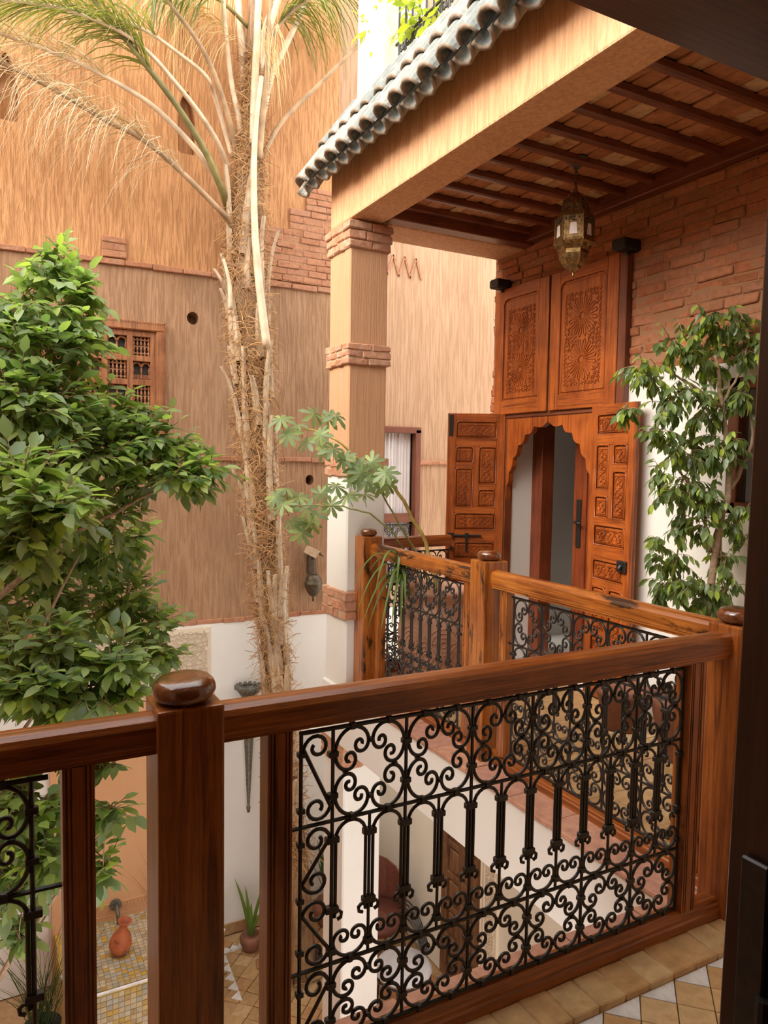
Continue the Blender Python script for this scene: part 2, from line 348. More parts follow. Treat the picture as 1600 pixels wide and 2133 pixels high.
M['strand_gold'] = mat_leaf('dry_gold_strand', [(0.64, 0.44, 0.20), (0.56, 0.38, 0.18), (0.72, 0.54, 0.30)], 0.7, True, 0.1)
FIC = [(0.15, 0.225, 0.105), (0.24, 0.325, 0.145), (0.30, 0.40, 0.18), (0.37, 0.47, 0.20), (0.19, 0.27, 0.13), (0.28, 0.37, 0.17), (0.46, 0.57, 0.15), (0.24, 0.325, 0.165)]
M['fig_leaf'] = mat_leaf('fig_leaf', FIC, 0.36); M['fig_leaf_s'] = mat_leaf('fig_foliage', FIC, 0.36, True)
FIR = [(0.11, 0.165, 0.065), (0.15, 0.215, 0.08), (0.19, 0.26, 0.10), (0.13, 0.19, 0.08), (0.22, 0.30, 0.10), (0.46, 0.58, 0.08), (0.17, 0.24, 0.095)]
M['weep_leaf'] = mat_leaf('weeping_fig_leaf', FIR, 0.3); M['weep_leaf_s'] = mat_leaf('weeping_fig_foliage', FIR, 0.3, True)
M['umbrella_leaf'] = mat_leaf('umbrella_plant_leaf', [(0.21, 0.29, 0.15), (0.27, 0.36, 0.17), (0.17, 0.25, 0.12), (0.36, 0.46, 0.16), (0.23, 0.31, 0.16)], 0.4)
M['strap_leaf'] = mat_leaf('strap_leaf', [(0.12, 0.19, 0.045), (0.18, 0.26, 0.06), (0.10, 0.15, 0.03)], 0.4)
M['lime_leaf'] = mat_leaf('lime_green_leaf', [(0.42, 0.46, 0.05), (0.33, 0.42, 0.07), (0.50, 0.48, 0.06)], 0.4)
M['snake_leaf'] = mat_leaf('dark_sword_leaf', [(0.05, 0.08, 0.03), (0.08, 0.12, 0.045)], 0.5)
M['soil'] = mat_plain('dark_soil', (0.045, 0.03, 0.022), 0.95, noise=0.5, scale=30, bstr=0.6)
M['vase'] = mat_piece('speckled_red_clay', [(0.46, 0.13, 0.05)], rough=0.5, grain=10, bstr=0.05, speck=(0.12, 0.035, 0.018))
M['mosaic'] = mat_piece('mosaic_tile', [(0.48, 0.46, 0.36), (0.56, 0.45, 0.28), (0.62, 0.55, 0.42), (0.55, 0.36, 0.07), (0.44, 0.33, 0.19), (0.50, 0.49, 0.42), (0.34, 0.34, 0.27), (0.60, 0.40, 0.09)], rough=0.35, grain=30, bstr=0.05)
M['mosaic_s'] = mat_piece('mosaic_field', [(0.50, 0.46, 0.36), (0.58, 0.47, 0.30), (0.64, 0.57, 0.44), (0.55, 0.38, 0.09), (0.46, 0.35, 0.21), (0.56, 0.50, 0.40)], rough=0.35, grain=30, bstr=0.05, island=True)
M['cloth_white'] = mat_plain('white_cushion', (0.66, 0.67, 0.72), 0.8, noise=0.06)
M['red_brown'] = mat_plain('red_brown_leather', (0.17, 0.055, 0.035), 0.5, noise=0.2)
# ================================================================== SETTING
def struct(o, label=None): return setp(o, label, None, None, 'structure')
CX0, CX1, CY0, CY1 = 2.03, 2.30, 4.28, 4.59          # corner column
ZG = -2.95                                           # court floor
WX = 3.40                                            # face of the gallery's inner wall
WB = 6.50                                            # face of the wall across the court

# ---- back wall across the court
holes = []
def round_cut(x, z, rx, rz, d=0.16):
    return MB().prism([(x + rx * math.cos(a), z + rz * math.sin(a)) for a in [2*PI*k/14 for k in range(14)]], 'y', WB - .05, WB + d)
def slit_cut(x, z0, z1, w):
    h = z1 - z0; pts = [(x - w*.5, z0 + .02), (x - w*.38, z0), (x + w*.38, z0), (x + w*.5, z0 + .02), (x + w*.5, z0 + h*.55), (x + w*.33, z0 + h*.82), (x + w*.1, z1), (x - w*.1, z1), (x - w*.33, z0 + h*.84), (x - w*.5, z0 + h*.55)]
    return MB().prism(pts, 'y', WB - .05, WB + .13)
up = cut(MB().box(-1.8, 2.95, WB, WB + .3, 3.06, 7.2).mesh('wall_back_upper'), [slit_cut(1.535, 4.05, 4.56, .15), slit_cut(.165, 4.02, 4.52, .17)])
wall_back = struct(link('wall_back_upper', up, M['ochre']), 'tall ochre streaked plaster wall across the court')
mid = cut(MB().box(-1.8, 2.95, WB, WB + .3, 0.0, 3.06).mesh('wall_back_middle'),
          [round_cut(1.584, 2.68, .052, .055), round_cut(2.685, 1.285, .042, .05), MB().box(-.02, 1.30, WB - .05, WB + .09, 1.62, 2.56)])
rgt = cut(MB().box(2.95, 6.2, WB, WB + .3, 0.0, 7.2).mesh('wall_back_right'), [MB().box(3.12, 3.88, WB - .05, WB + .12, .25, 1.80)])
struct(link('wall_back_right', rgt, M['tan_wall']), 'light tan streaked plaster wall behind the column and carved door')
wall_mid = struct(link('wall_back_middle', mid, M['ochre_low']), 'brown streaked plaster wall between the two brick string courses')
wall_low = struct(MB().box(-1.8, 6.2, WB - .015, WB + .3, ZG, -.005).build('wall_back_lower', M['white']), 'white plastered lower wall of the court')
# string courses of single bricks
def string_course(name, x0, x1, z, h, depth, label, seed):
    r = random.Random(seed); t = thing(name, None, None, ((x0 + x1) / 2, WB, z), kind='structure'); t['label'] = label
    x = x0
    while x < x1 - .02:
        w = min(r.uniform(.20, .30), x1 - x)
        m = MB().rough(x + .002, x + w - .002, WB - depth, WB + .02, z - h/2 + r.uniform(-.004, .004), z + h/2 + r.uniform(-.004, .004), .004, r)
        m.build('brick', M['brick_wall'], t, bevel=.004); x += w
    return t
string_course('trim_1', -.4, 2.95, 3.065, .045, .03, 'upper brick string course on the wall across the court', 1)
string_course('trim_2', -.4, 3.12, 1.475, .04, .025, 'middle brick string course on the wall across the court', 2)
string_course('trim_3', -.4, 3.4, .012, .045, .02, 'brick edging between brown plaster and white lower wall', 3)
string_course('trim_4', 3.89, 4.5, 1.467, .04, .022, 'short brick string course right of the curtained window', 4)
# stepped patches of old brickwork standing proud of the plaster
def brick_patch(label, rects, seed, mat, zs=.062):
    r = random.Random(seed); t = thing('brick_patch', label, 'brickwork', ((rects[0][0] + rects[0][1]) / 2, WB, rects[-1][2]))
    for (x0, x1, z0, z1) in rects:
        MB().box(x0 + .004, x1 - .004, WB - .02, WB + .01, z0, z1 - .004).build('mortar_bed', M['ochre_low'], t)
        nz = max(1, round((z1 - z0) / zs)); hz = (z1 - z0) / nz
        for i in range(nz):
            x = x0 - (r.uniform(0, .1) if i % 2 else 0); 
            while x < x1 - .01:
                w = r.uniform(.15, .22); a = max(x, x0); b = min(x + w, x1)
                if b - a > .03:
                    d = r.uniform(.022, .034)
                    MB().rough(a + .002, b - .002, WB - d, WB - .004, z0 + i*hz + .004, z0 + (i+1)*hz - .003, .005, r).build('brick', mat, t, bevel=.005)
                x += w
    return t
brick_patch('stepped patch of old brickwork beside the palm trunk', [(2.62, 2.92, 3.76, 3.98), (2.46, 2.92, 3.57, 3.76), (1.98, 2.92, 3.10, 3.57)], 5, M['brick_wall'])
brick_patch('small square brick stub on the ledge left of the palm', [(.84, 1.035, 3.095, 3.27)], 6, M['brick_wall'])
# zigzag groove bricks high behind the column
t = thing('zigzag_relief', 'zigzag relief on the plaster high behind the column', 'relief', (3.4, WB, 3.5))
for k in range(5):
    x = 3.22 + .13 * k
    for (a, b) in (((x, 3.30), (x + .065, 3.50)), ((x + .065, 3.50), (x + .13, 3.30))):
        MB().tube([(a[0], WB - .005, a[1]), (b[0], WB - .005, b[1])], .012, 4).build('groove_bar', M['brick_wall'], t)

# ---- courtyard left wall and ground
struct(MB().box(-1.8, -1.5, .6, WB, ZG, 3.6).build('wall_left', M['ochre']), 'ochre wall closing the court on the left')
floor_court = struct(MB().box(-1.8, 6.2, .5, WB + .3, ZG - .2, ZG - .014).build('floor_court', M['court_tile']), 'tiled floor of the court below')
# ---- wall behind the ground-floor arcade, gallery slabs
gw = cut(MB().box(WX, WX + .3, 1.66, WB, ZG, -.4).mesh('wall_ground_right'), [MB().box(WX - .05, WX + .2, 4.60, 5.18, ZG - .1, -1.02)])
struct(link('wall_ground_right', gw, M['cream']), 'cream ground-floor wall under the gallery')
struct(MB().box(2.0, 3.72, 1.66, CY1, -.4, -.024).build('floor_right_slab', M['white'], bevel=.006), 'white edged gallery slab on the right')
floor_near = struct(MB().box(-1.5, 3.72, -1.2, 1.66, -.4, -.034).build('floor_near_slab', M['mortar']), 'floor of the near gallery')
floor_right = struct(MB().box(2.19, WX, 1.66, CY1, -.0238, -.016).build('floor_right', M['mortar']), 'tan tiled floor of the right gallery')
rs = random.Random(11)
# terracotta coping along the gallery edge, piece by piece
t = thing('trim_5', None, None, (2.09, 3, 0), kind='structure'); t['label'] = 'pink terracotta coping along the right gallery edge'
y = 1.66
while y < CY0 - .05:
    w = min(rs.uniform(.26, .36), CY0 - y)
    MB().rough(1.985, 2.20, y + .002, y + w - .002, -.022, .0, .003, rs).build('coping_tile', M['ledge'], t, bevel=.004); y += w
t = thing('trim_6', None, None, (.5, 1.6, 0), kind='structure'); t['label'] = 'pink terracotta coping along the near gallery edge'
x = -1.5
while x < 2.19:
    w = min(rs.uniform(.26, .36), 2.2 - x)
    MB().rough(x + .002, x + w - .002, 1.505, 1.668, -.032, .0, .003, rs).build('coping_tile', M['ledge'], t, bevel=.004); x += w
# right gallery floor tiles
for i in range(7):
    for j in range(15):
        x0 = 2.205 + .2 * i; y0 = 1.52 + .205 * j
        x1 = min(x0 + .197, WX)
        if y0 > 4.55 or x1 - x0 < .03: continue
        MB().rough(x0, x1, y0, min(y0 + .2, CY1), -.018, -.004, .002, rs).build('floor_tile', M['floor_tile'], floor_right, bevel=.003)
# near gallery: raised border tiles, then diamonds and white triangles
for i in range(-3, 28):
    x0 = 1.433 + .0948 * (i - 10)
    MB().rough(x0 + .001, x0 + .0938, 1.387, 1.503, -.032, 0, .0015, rs).build('border_tile', M['floor_tile'], floor_near, bevel=.004)
DG = .1375
tri = MB().prism([(-DG/2 + .002, 0), (0, -DG/2 + .002), (DG/2 - .002, 0)], 'z', -.012, 0).mesh('white_triangle_tile', bevel=.001)
dia = MB().prism([(-DG/2 + .002, 0), (0, -DG/2 + .002), (DG/2 - .002, 0), (0, DG/2 - .002)], 'z', -.012, 0).mesh('diamond_tile', bevel=.0015)
for i in range(0, 16):
    x0 = 1.648 + DG * (i - 10)
    link('white_triangle_tile', tri, M['white_tile'], floor_near, (x0, 1.386, -.021))
    for j in range(5):
        link('diamond_tile', dia, M['floor_tile'], floor_near, (x0 + DG/2, 1.386 - DG/2 - DG * j - .0, -.021))
        link('diamond_tile', dia, M['floor_tile'], floor_near, (x0, 1.386 - DG - DG * j, -.021))
# court floor tiles (largest in view), diagonal white band
cnt = 0
S = .135
tile_me = [MB().rough(-S/2 + .003, S/2 - .003, -S/2 + .003, S/2 - .003, -.014, 0, .003, rs).mesh('court_tile', bevel=.002) for _ in range(4)]
hc = Vector((2.33, 5.88))
for i in range(-12, 14):
    for j in range(-12, 16):
        x = 2.2 + (i - j) * S * .7071; y = 5.2 + (i + j) * S * .7071
        if y > WB - .12 or y < 4.45 or x < 1.3 or x > 3.3: continue
        if (Vector((x, y)) - hc).length < .36 or (x < 1.66 and y > 5.42): continue
        if CX0 - .1 < x < CX1 + .1 and CY0 - .1 < y < CY1 + .1: continue
        if cnt >= 296: continue
        cnt += 1
        link('court_tile', rs.choice(tile_me), M['court_tile'], floor_court, (x, y, ZG), (0, 0, PI/4))
# ring of kerb stones round the palm
for k in range(16):
    a0 = 2*PI*k/16; a1 = 2*PI*(k + .93)/16; r0, r1 = .25, .345
    MB().prism([(hc.x + r*math.cos(a), hc.y + r*math.sin(a)) for r, a in ((r0, a0), (r1, a0), (r1, a1), (r0, a1))], 'z', ZG - .01, ZG + .006).build('ring_tile', M['court_tile'], floor_court, bevel=.003)
MB().lathe([(.0, ZG - .01), (.25, ZG - .01), (.25, ZG + .0), (.12, ZG + .03), (0.01, ZG + .035)], 18, (hc.x, hc.y)).build('planting_soil', M['soil'], floor_court)
# white saw-tooth tiles bordering the fountain area
tw = MB().prism([(-.06, 0), (.06, 0), (0, .075)], 'z', -.006, .004).mesh('white_sawtooth_tile')
p0 = atZ(470, 2085, ZG); p1 = atZ(468, 2010, ZG)
for (a, b, n) in (((505, 2085), (470, 1990), 5), ((466, 1988), (560, 1955), 6)):
    A = atZ(a[0], a[1], ZG); B = atZ(b[0], b[1], ZG); d = B - A; ang = math.atan2(d.y, d.x)
    for k in range(n):
        p = A + d * ((k + .5) / n); link('white_sawtooth_tile', tw, M['white_tile'], floor_court, (p.x, p.y, ZG + .004), (0, 0, ang))
# skirting tiles at the foot of the back wall
t = thing('baseboard_back', None, None, (2.3, WB, ZG), kind='structure'); t['label'] = 'tan tile skirting at the foot of the white wall'
for k in range(14):
    x = 1.55 + .135 * k; MB().rough(x, x + .131, WB - .03, WB - .012, ZG, ZG + .10, .002, rs).build('skirting_tile', M['court_tile'], t)

# ---- inner wall of the gallery: white below, brick above
wl = cut(MB().box(WX, WX + .3, .75, CY1 + .02, -.02, 2.02).mesh('wall_right_lower'), [MB().box(WX - .1, WX + .5, 3.50, 4.41, -.1, 1.80), MB().box(WX - .1, WX + .5, 2.02, 2.56, 1.22, 1.92)])
struct(link('wall_right_lower', wl, M['white']), 'white gallery wall with the arched doorway')
wall_brick = struct(MB().box(WX + .004, WX + .3, .75, CY1 + .02, 2.02, 3.14).build('wall_right_upper', M['mortar']), 'rough brick upper wall of the gallery')
rb = random.Random(21); z = 2.0; row = 0
while z < 3.02:
    h = .056; y = 1.75 + (.1 if row % 2 else 0) + rb.uniform(-.03, .03)
    while y < CY1 + .01:
        w = rb.uniform(.17, .23); a, b = y, min(y + w, CY1 + .02)
        inside = (b > 3.33 and a < 4.50 and z < 2.70)
        if inside and a < 3.33: b = 3.36; inside = (b - a) < .04
        if inside and b > 4.50: a = 4.49; inside = (b - a) < .03
        if not inside and b - a > .02:
            d = rb.uniform(-.004, .012)
            MB().rough(WX - d, WX + .03, a + .003, b - .003, z + .004, z + h - .002, .007, rb).build('brick', M['brick'], wall_brick, bevel=.006)
        y += w
    z += h; row += 1
# brick quoin on the wall's end below the rail of bricks
z = 1.0; row = 0
while z < 2.0:
    w = .16 if row % 2 else .09
    MB().rough(WX - .012, WX + .2, CY1 + .02 - w, CY1 + .028, z + .004, z + .052, .006, rb).build('brick', M['brick'], wall_brick, bevel=.006); z += .057; row += 1
# bedroom behind the doorway
room = MB(); x0, x1, y0, y1, z0, z1 = WX + .3, 6.0, 3.0, 4.88, -.02, 2.5
room.quad((x1, y0, z0), (x1, y1, z0), (x1, y1, z1), (x1, y0, z1)).quad((x0, y1, z0), (x1, y1, z0), (x1, y1, z1), (x0, y1, z1)).quad((x0, y0, z0), (x1, y0, z0), (x1, y0, z1), (x0, y0, z1)).quad((x0, y0, z0), (x1, y0, z0), (x1, y1, z0), (x0, y1, z0)).quad((x0, y0, z1), (x1, y0, z1), (x1, y1, z1), (x0, y1, z1))
struct(room.build('wall_bedroom', M['grey_room']), 'grey walls of the dim room behind the doorway')
# room behind the barred window
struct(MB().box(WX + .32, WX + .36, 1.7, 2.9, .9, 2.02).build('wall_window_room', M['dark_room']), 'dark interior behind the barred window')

# ---- ceiling of the right gallery: joists with rows of terracotta tiles laid on them
ceiling = struct(MB().box(2.26, WX + .32, .7, CY1, 3.115, 3.40).build('ceiling_right', M['dark_plaster']), 'gallery ceiling of terracotta tiles on wooden joists')
JY = [1.99 + .216 * k for k in range(-5, 11)]
for y in JY:
    mb = MB().box(2.25, WX + .0, y - .021, y + .021, 3.052, 3.098); mb.build('joist', M['beam_x'], ceiling, bevel=.008)
rc = random.Random(31)
for a, b in zip(JY[:-1], JY[1:]):
    x = 2.262
    while x < WX - .07:
        w = rc.uniform(.075, .12); w = min(w, WX - .06 - x)
        MB().rough(x + .003, x + w - .003, a + .008, b - .008, 3.094 + rc.uniform(-.005, .005), 3.112, .005, rc).build('ceiling_tile', M['ceil_tile'], ceiling, bevel=.004); x += w
x = 2.262
while x < WX - .07:
    w = min(rc.uniform(.075, .12), WX - .06 - x); MB().rough(x + .002, x + w - .002, JY[-1] + .008, 4.27, 3.096, 3.12, .004, rc).build('ceiling_tile', M['ceil_tile'], ceiling, bevel=.004); x += w
MB().box(WX - .07, WX + .01, .75, 4.27, 3.01, 3.10).build('wall_plate', M['beam_y'], ceiling, bevel=.006)
MB().box(2.262, WX, 4.17, 4.275, 2.99, 3.10).build('end_beam', M['beam_x'], ceiling, bevel=.006)
# plastered eaves beam, end beam, roof and parapet
struct(MB().box(CX0, 2.26, 1.66, CY1, 2.985, 3.46).build('trim_7', M['ochre_beam'], bevel=.012, seg=2), 'ochre plastered beam carrying the tiled eaves')
struct(MB().box(2.26, WX + .3, CY0, CY1, 2.985, 3.46).build('trim_8', M['ochre_beam'], bevel=.01), 'ochre plastered beam at the far end of the gallery')
struct(MB().box(2.30, 2.44, 1.2, CY1, 3.40, 3.99).build('wall_parapet', M['lime'], bevel=.01), 'lime-washed parapet above the roof tiles')
struct(MB().box(2.30, 2.62, 4.40, 4.78, 3.40, 7.0).build('wall_terrace_pillar', M['lime'], bevel=.012), 'lime-washed pillar standing on the parapet')
struct(MB().box(2.03, WX + .3, .4, 1.66, 3.0, 3.42).build('ceiling_near_corner', M['beam_x']))
struct(MB().box(-4.5, 2.03, .4, 1.34, 3.0, 3.42).build('ceiling_near', M['beam_x']))
# ---- wall and doorway the picture is taken from
wf = cut(MB().box(-4.5, 3.7, .48, .66, -.034, 3.0).mesh('wall_front'), [MB().box(-.6, 1.05, .4, .8, -.2, 2.02)])
struct(link('wall_front', wf, M['stucco']), 'wall of the room the view looks out of')
rm_ = MB(); x0, x1, y0, y1, z0, z1 = -2.2, 2.4, -2.6, .48, -.03, 2.7
for q in (((x0,y0,z0),(x1,y0,z0),(x1,y0,z1),(x0,y0,z1)), ((x0,y0,z0),(x0,y1,z0),(x0,y1,z1),(x0,y0,z1)), ((x1,y0,z0),(x1,y1,z0),(x1,y1,z1),(x1,y0,z1)), ((x0,y0,z1),(x1,y0,z1),(x1,y1,z1),(x0,y1,z1)), ((x0,y0,z0),(x1,y0,z0),(x1,y1,z0),(x0,y1,z0))): rm_.quad(*q)
struct(rm_.build('wall_near_room', M['dark_plaster']), 'dim room the picture is taken from')
ft = struct(MB().box(-.6, 1.05, .44, .62, 1.93, 2.03).build('door_head_near', M['beam_x'], bevel=.006), 'dark wooden head of the near doorway')
struct(MB().box(-.8, 1.6, .05, .42, 2.02, 2.2).build('ceiling_near_dark_block', M['blackwood']), 'black block added to stand for the dark inside the near doorway')  # added block, coloured black in place of the room's shade above the head

# ---- corner column with brick bands
col = thing('column', 'square corner column, ochre above and white below, with brick bands', 'column', ((CX0 + CX1)/2, (CY0 + CY1)/2, ZG))
MB().box(CX0, CX1, CY0, CY1, 1.42, 2.985).build('upper_shaft', M['ochre_col'], col, bevel=.008)
MB().box(CX0 - .004, CX1 + .004, CY0 - .004, CY1 + .004, ZG, 1.42).build('white_shaft', M['white'], col, bevel=.01)
rk = random.Random(41)
def band(z0, z1, n, out, mat, grow=0.0):
    h = (z1 - z0) / n
    e0 = out - .007; MB().box(CX0 - e0, CX1 + e0, CY0 - e0, CY1 + e0, z0 + .004, z1 - .004).build('mortar_core', M['brick_mortar'], col, bevel=.004)
    for i in range(n):
        e = out + grow * i; x0, x1, y0, y1 = CX0 - e, CX1 + e, CY0 - e, CY1 + e; zz0, zz1 = z0 + i*h + .003, z0 + (i+1)*h - .003
        s = (.10 if i % 2 else .17) + rk.uniform(-.02, .02)
        for (a, b) in ((x0, x0 + s), (x0 + s, x1)):
            MB().rough(a + .003, b - .003, y0, y0 + .09, zz0, zz1, .006, rk).build('brick', mat, col, bevel=.006)
            MB().rough(a + .003, b - .003, y1 - .09, y1, zz0, zz1, .006, rk).build('brick', mat, col, bevel=.006)
        m = (y0 + y1) / 2 + rk.uniform(-.03, .03)
        for (a, b) in ((y0 + .091, m), (m, y1 - .091)):
            MB().rough(x0, x0 + .09, a + .002, b - .002, zz0, zz1, .006, rk).build('brick', mat, col, bevel=.006)
            MB().rough(x1 - .09, x1, a + .002, b - .002, zz0, zz1, .006, rk).build('brick', mat, col, bevel=.006)
band(2.80, 2.97, 3, .018, M['brick_pale'], .006); band(2.075, 2.215, 3, .022, M['brick_pale']); band(1.36, 1.485, 2, .02, M['brick_pale'])
band(.43, .62, 3, .028, M['brick_pale']); band(-.56, -.40, 3, .024, M['brick_pale'])

# ---- roof tiles along the eaves
roof = thing('tiled_eaves', 'row of weathered grey-green barrel roof tiles with broken mortar along the eaves', 'roof tiles', (2.05, 3.2, 3.3))
E0 = Vector((1.865, 0, 3.235)); E1 = Vector((2.31, 0, 3.86)); ed = (E1 - E0); slope_len = ed.length; ed.normalize(); en = Vector((-ed.z, 0, ed.x)) * 1.0
en = Vector((-ed.z, 0, ed.x)) if -ed.z < 0 else en
en = Vector((-abs(ed.z), 0, abs(ed.x)))
def barrel(length, r, th, up_, seg=8, taper=.88):
    mb = MB(); 
    for i, s in enumerate((0, length)):
        rr = r * (1 if i == 0 else taper)
        for k in range(seg + 1):
            a = PI * k / seg
            for q in (rr, rr - th):
                o = Vector((0, math.cos(a) * q, 0)); h = math.sin(a) * q * (1 if up_ else -1)
                mb.v.append(tuple(ed * s + o + en * h))
    W = (seg + 1) * 2
    for k in range(seg):
        a = 2*k; mb.f += [(a, a+2, W+a+2, W+a), (a+1, W+a+1, W+a+3, a+3), (a, a+1, a+3, a+2), (W+a, W+a+2, W+a+3, W+a+1)]
    mb.f += [(0, W, W+1, 1), (2*seg, 2*seg+1, W+2*seg+1, W+2*seg)]
    return mb.mesh('roof_tile', smooth=False, fixn=True)
cov = [barrel(.43, .062, .013, True), barrel(.40, .060, .013, True)]; pan = barrel(.74, .066, .013, False)
PT = .1545; rt = random.Random(51)
def rim_mesh(r, up_):
    rr = random.Random(int(r*1e4)); pts = [Vector((0, math.cos(PI*k/12)*r, 0)) + en*math.sin(PI*k/12)*r*(1 if up_ else -1) for k in range(13)]
    return MB().tube(pts, [.0105 + rr.uniform(-.002, .003) for _ in pts], 6).mesh('tile_edge', True)
rimc, rimp = rim_mesh(.0555, True), rim_mesh(.0595, False)
for k in range(-1, 17):
    y = 4.425 - PT * k
    if y < 1.85: break
    p = E0 + Vector((0, y, 0))
    for o_, rim_ in ((link('cover_tile', cov[0], M['roof_tile'], roof, p + en * .035 + ed * rt.uniform(-.015, .012), (0, 0, rt.uniform(-.02, .02))), rimc),
               (link('cover_tile', cov[1], M['roof_tile'], roof, p + en * .052 + ed * (.30 + rt.uniform(-.015, .012)), (0, 0, rt.uniform(-.02, .02))), rimc),
               (link('pan_tile', pan, M['roof_tile'], roof, p + Vector((0, PT/2, 0)) + en * .022 + ed * rt.uniform(-.01, .01)), rimp)):
        sub('tile_edge', rim_, M['tile_edge'], o_)
q0 = E0 + ed * .20 + en * .03; q1 = E1 + en * .03
MB().quad(q0 + Vector((0, 4.56, 0)), q1 + Vector((0, 4.56, 0)), q1 + Vector((0, 1.7, 0)), q0 + Vector((0, 1.7, 0))).build('mortar_bed', M['lime'], roof)
mbk = MB().prism([(2.005, 3.36), (2.04, 3.34), (2.30, 3.44), (2.30, 3.80), (2.015, 3.40)], 'y', 1.7, 4.56); mbk.build('roof_bedding', M['mortar'], roof)
# ================================================================== RAILINGS
def scroll_path(k1=45, k2=95, k3=150, eye=370, r2=.66, r3=.46, r_end=.12, n=38):
    """C-scroll: curvature tightens from a wide back into two spirals; back points to +v, symmetric in u"""
    half = [Vector((0, 0))]; p = Vector((0, 0)); total = k3 + eye; d = total / n
    for i in range(n):
        a = (i + .5) * d
        if a < k1: r = 1.0
        elif a < k2: r = 1.0 + (r2 - 1.0) * (a - k1) / (k2 - k1)
        elif a < k3: r = r2 + (r3 - r2) * (a - k2) / (k3 - k2)
        else: r = r3 * (r_end / r3) ** ((a - k3) / eye)
        s = r * math.radians(d); mid = math.radians(a)
        p = p + Vector((math.cos(mid), -math.sin(mid))) * s; half.append(p.copy())
    left = [Vector((-q.x, q.y)) for q in half[:0:-1]]
    return left + half
def fit(path, rot, w, h):
    """rotate then fit the path into a w x h box centred on 0,0"""
    c, s = math.cos(rot), math.sin(rot); P = [Vector((q.x*c - q.y*s, q.x*s + q.y*c)) for q in path]
    x0, x1 = min(q.x for q in P), max(q.x for q in P); y0, y1 = min(q.y for q in P), max(q.y for q in P)
    return [((q.x - (x0 + x1)/2) * w/(x1 - x0), (q.y - (y0 + y1)/2) * h/(y1 - y0)) for q in P]
def s_path(w, h):
    """S-scroll with a straight diagonal"""
    R = w * .46; pts = []; n = 18
    for i in range(n + 1):               # top lobe from its eye outwards
        t = 1 - i / n; a = math.radians(180 - 400 * t); r = R * (1 - .68 * t ** .8); pts.append((r * math.cos(a), h/2 - R + r * math.sin(a)))
    low = [(-x, -z) for x, z in reversed(pts)]
    return pts + low
R_IRON = .0049
def tube2d(path, r, n=6): return MB().tube([(u, 0, w) for u, w in path], r, n)
CW = .1975
def scroll_meshes(key, r, za, zb, zc, zd, cw, seg=6):
    hA = (zd - zc) / 2; hC = (zb - za) / 2
    g = {}
    base = scroll_path()
    g['A'] = tube2d(fit(base, PI/4, cw/2 - 2.4*r, hA - 2*r), r, seg).mesh('scroll', True)
    g['C'] = tube2d(fit(base, PI/4, cw/2 - 2.4*r, hC - 2*r), r, seg).mesh('scroll', True)
    g['U'] = tube2d(fit(scroll_path(), PI, cw/2 - 2.4*r, (zc - zb) * .19), r * .95, seg).mesh('scroll', True)
    half = cw / 4; pts = []; zt = zc - r*1.5; ra = half - .0098; zl = zb + (zc - zb) * .37
    loop = [(.013 + .011*math.cos(a) , zl - .012 + .011*math.sin(a)) for a in [math.radians(x) for x in (-60, -10, 40, 90, 140, 190)]]
    side = [(-half + .0098 + (0.013 + .011*math.cos(math.radians(x))) * .9 - .004, zl - .014 + .011*math.sin(math.radians(x))) for x in (-100, -40, 20, 80, 140, 200)]
    side = list(reversed(side))[::-1]
    left = side + [(-half + .0098, zl + .012), (-half + .0098, zt - ra)]
    arc = [(-ra * math.cos(a), zt - ra + ra * math.sin(a)) for a in [PI * k / 10 for k in range(1, 10)]]
    right = [(-u, w) for u, w in reversed(left)]
    g['arch'] = tube2d(left + arc + right, r * .95, seg).mesh('arch_bar', True)
    g['collar'] = MB().box(-.010, .010, -r*1.7, r*1.7, -.008, .008).mesh('collar', bevel=.002)
    g['wide'] = MB().box(-.017, .017, -r*1.8, r*1.8, -.008, .008).mesh('collar_band', bevel=.002)
    g['bar'] = MB().tube([(0, 0, za), (0, 0, zd)], r, 6).mesh('upright_bar', False)
    g['half_bar'] = MB().tube([(0, 0, zb), (0, 0, zc)], r * .9, 6).mesh('upright_bar', False)
    g['S'] = tube2d(s_path(.074, (zd - zc) - 2*r), r, seg).mesh('scroll', True)
    g['S2'] = tube2d(s_path(.074, (zc - zb)/2 - 2*r), r, seg).mesh('scroll', True)
    g['z'] = (za, zb, zc, zd)
    return g
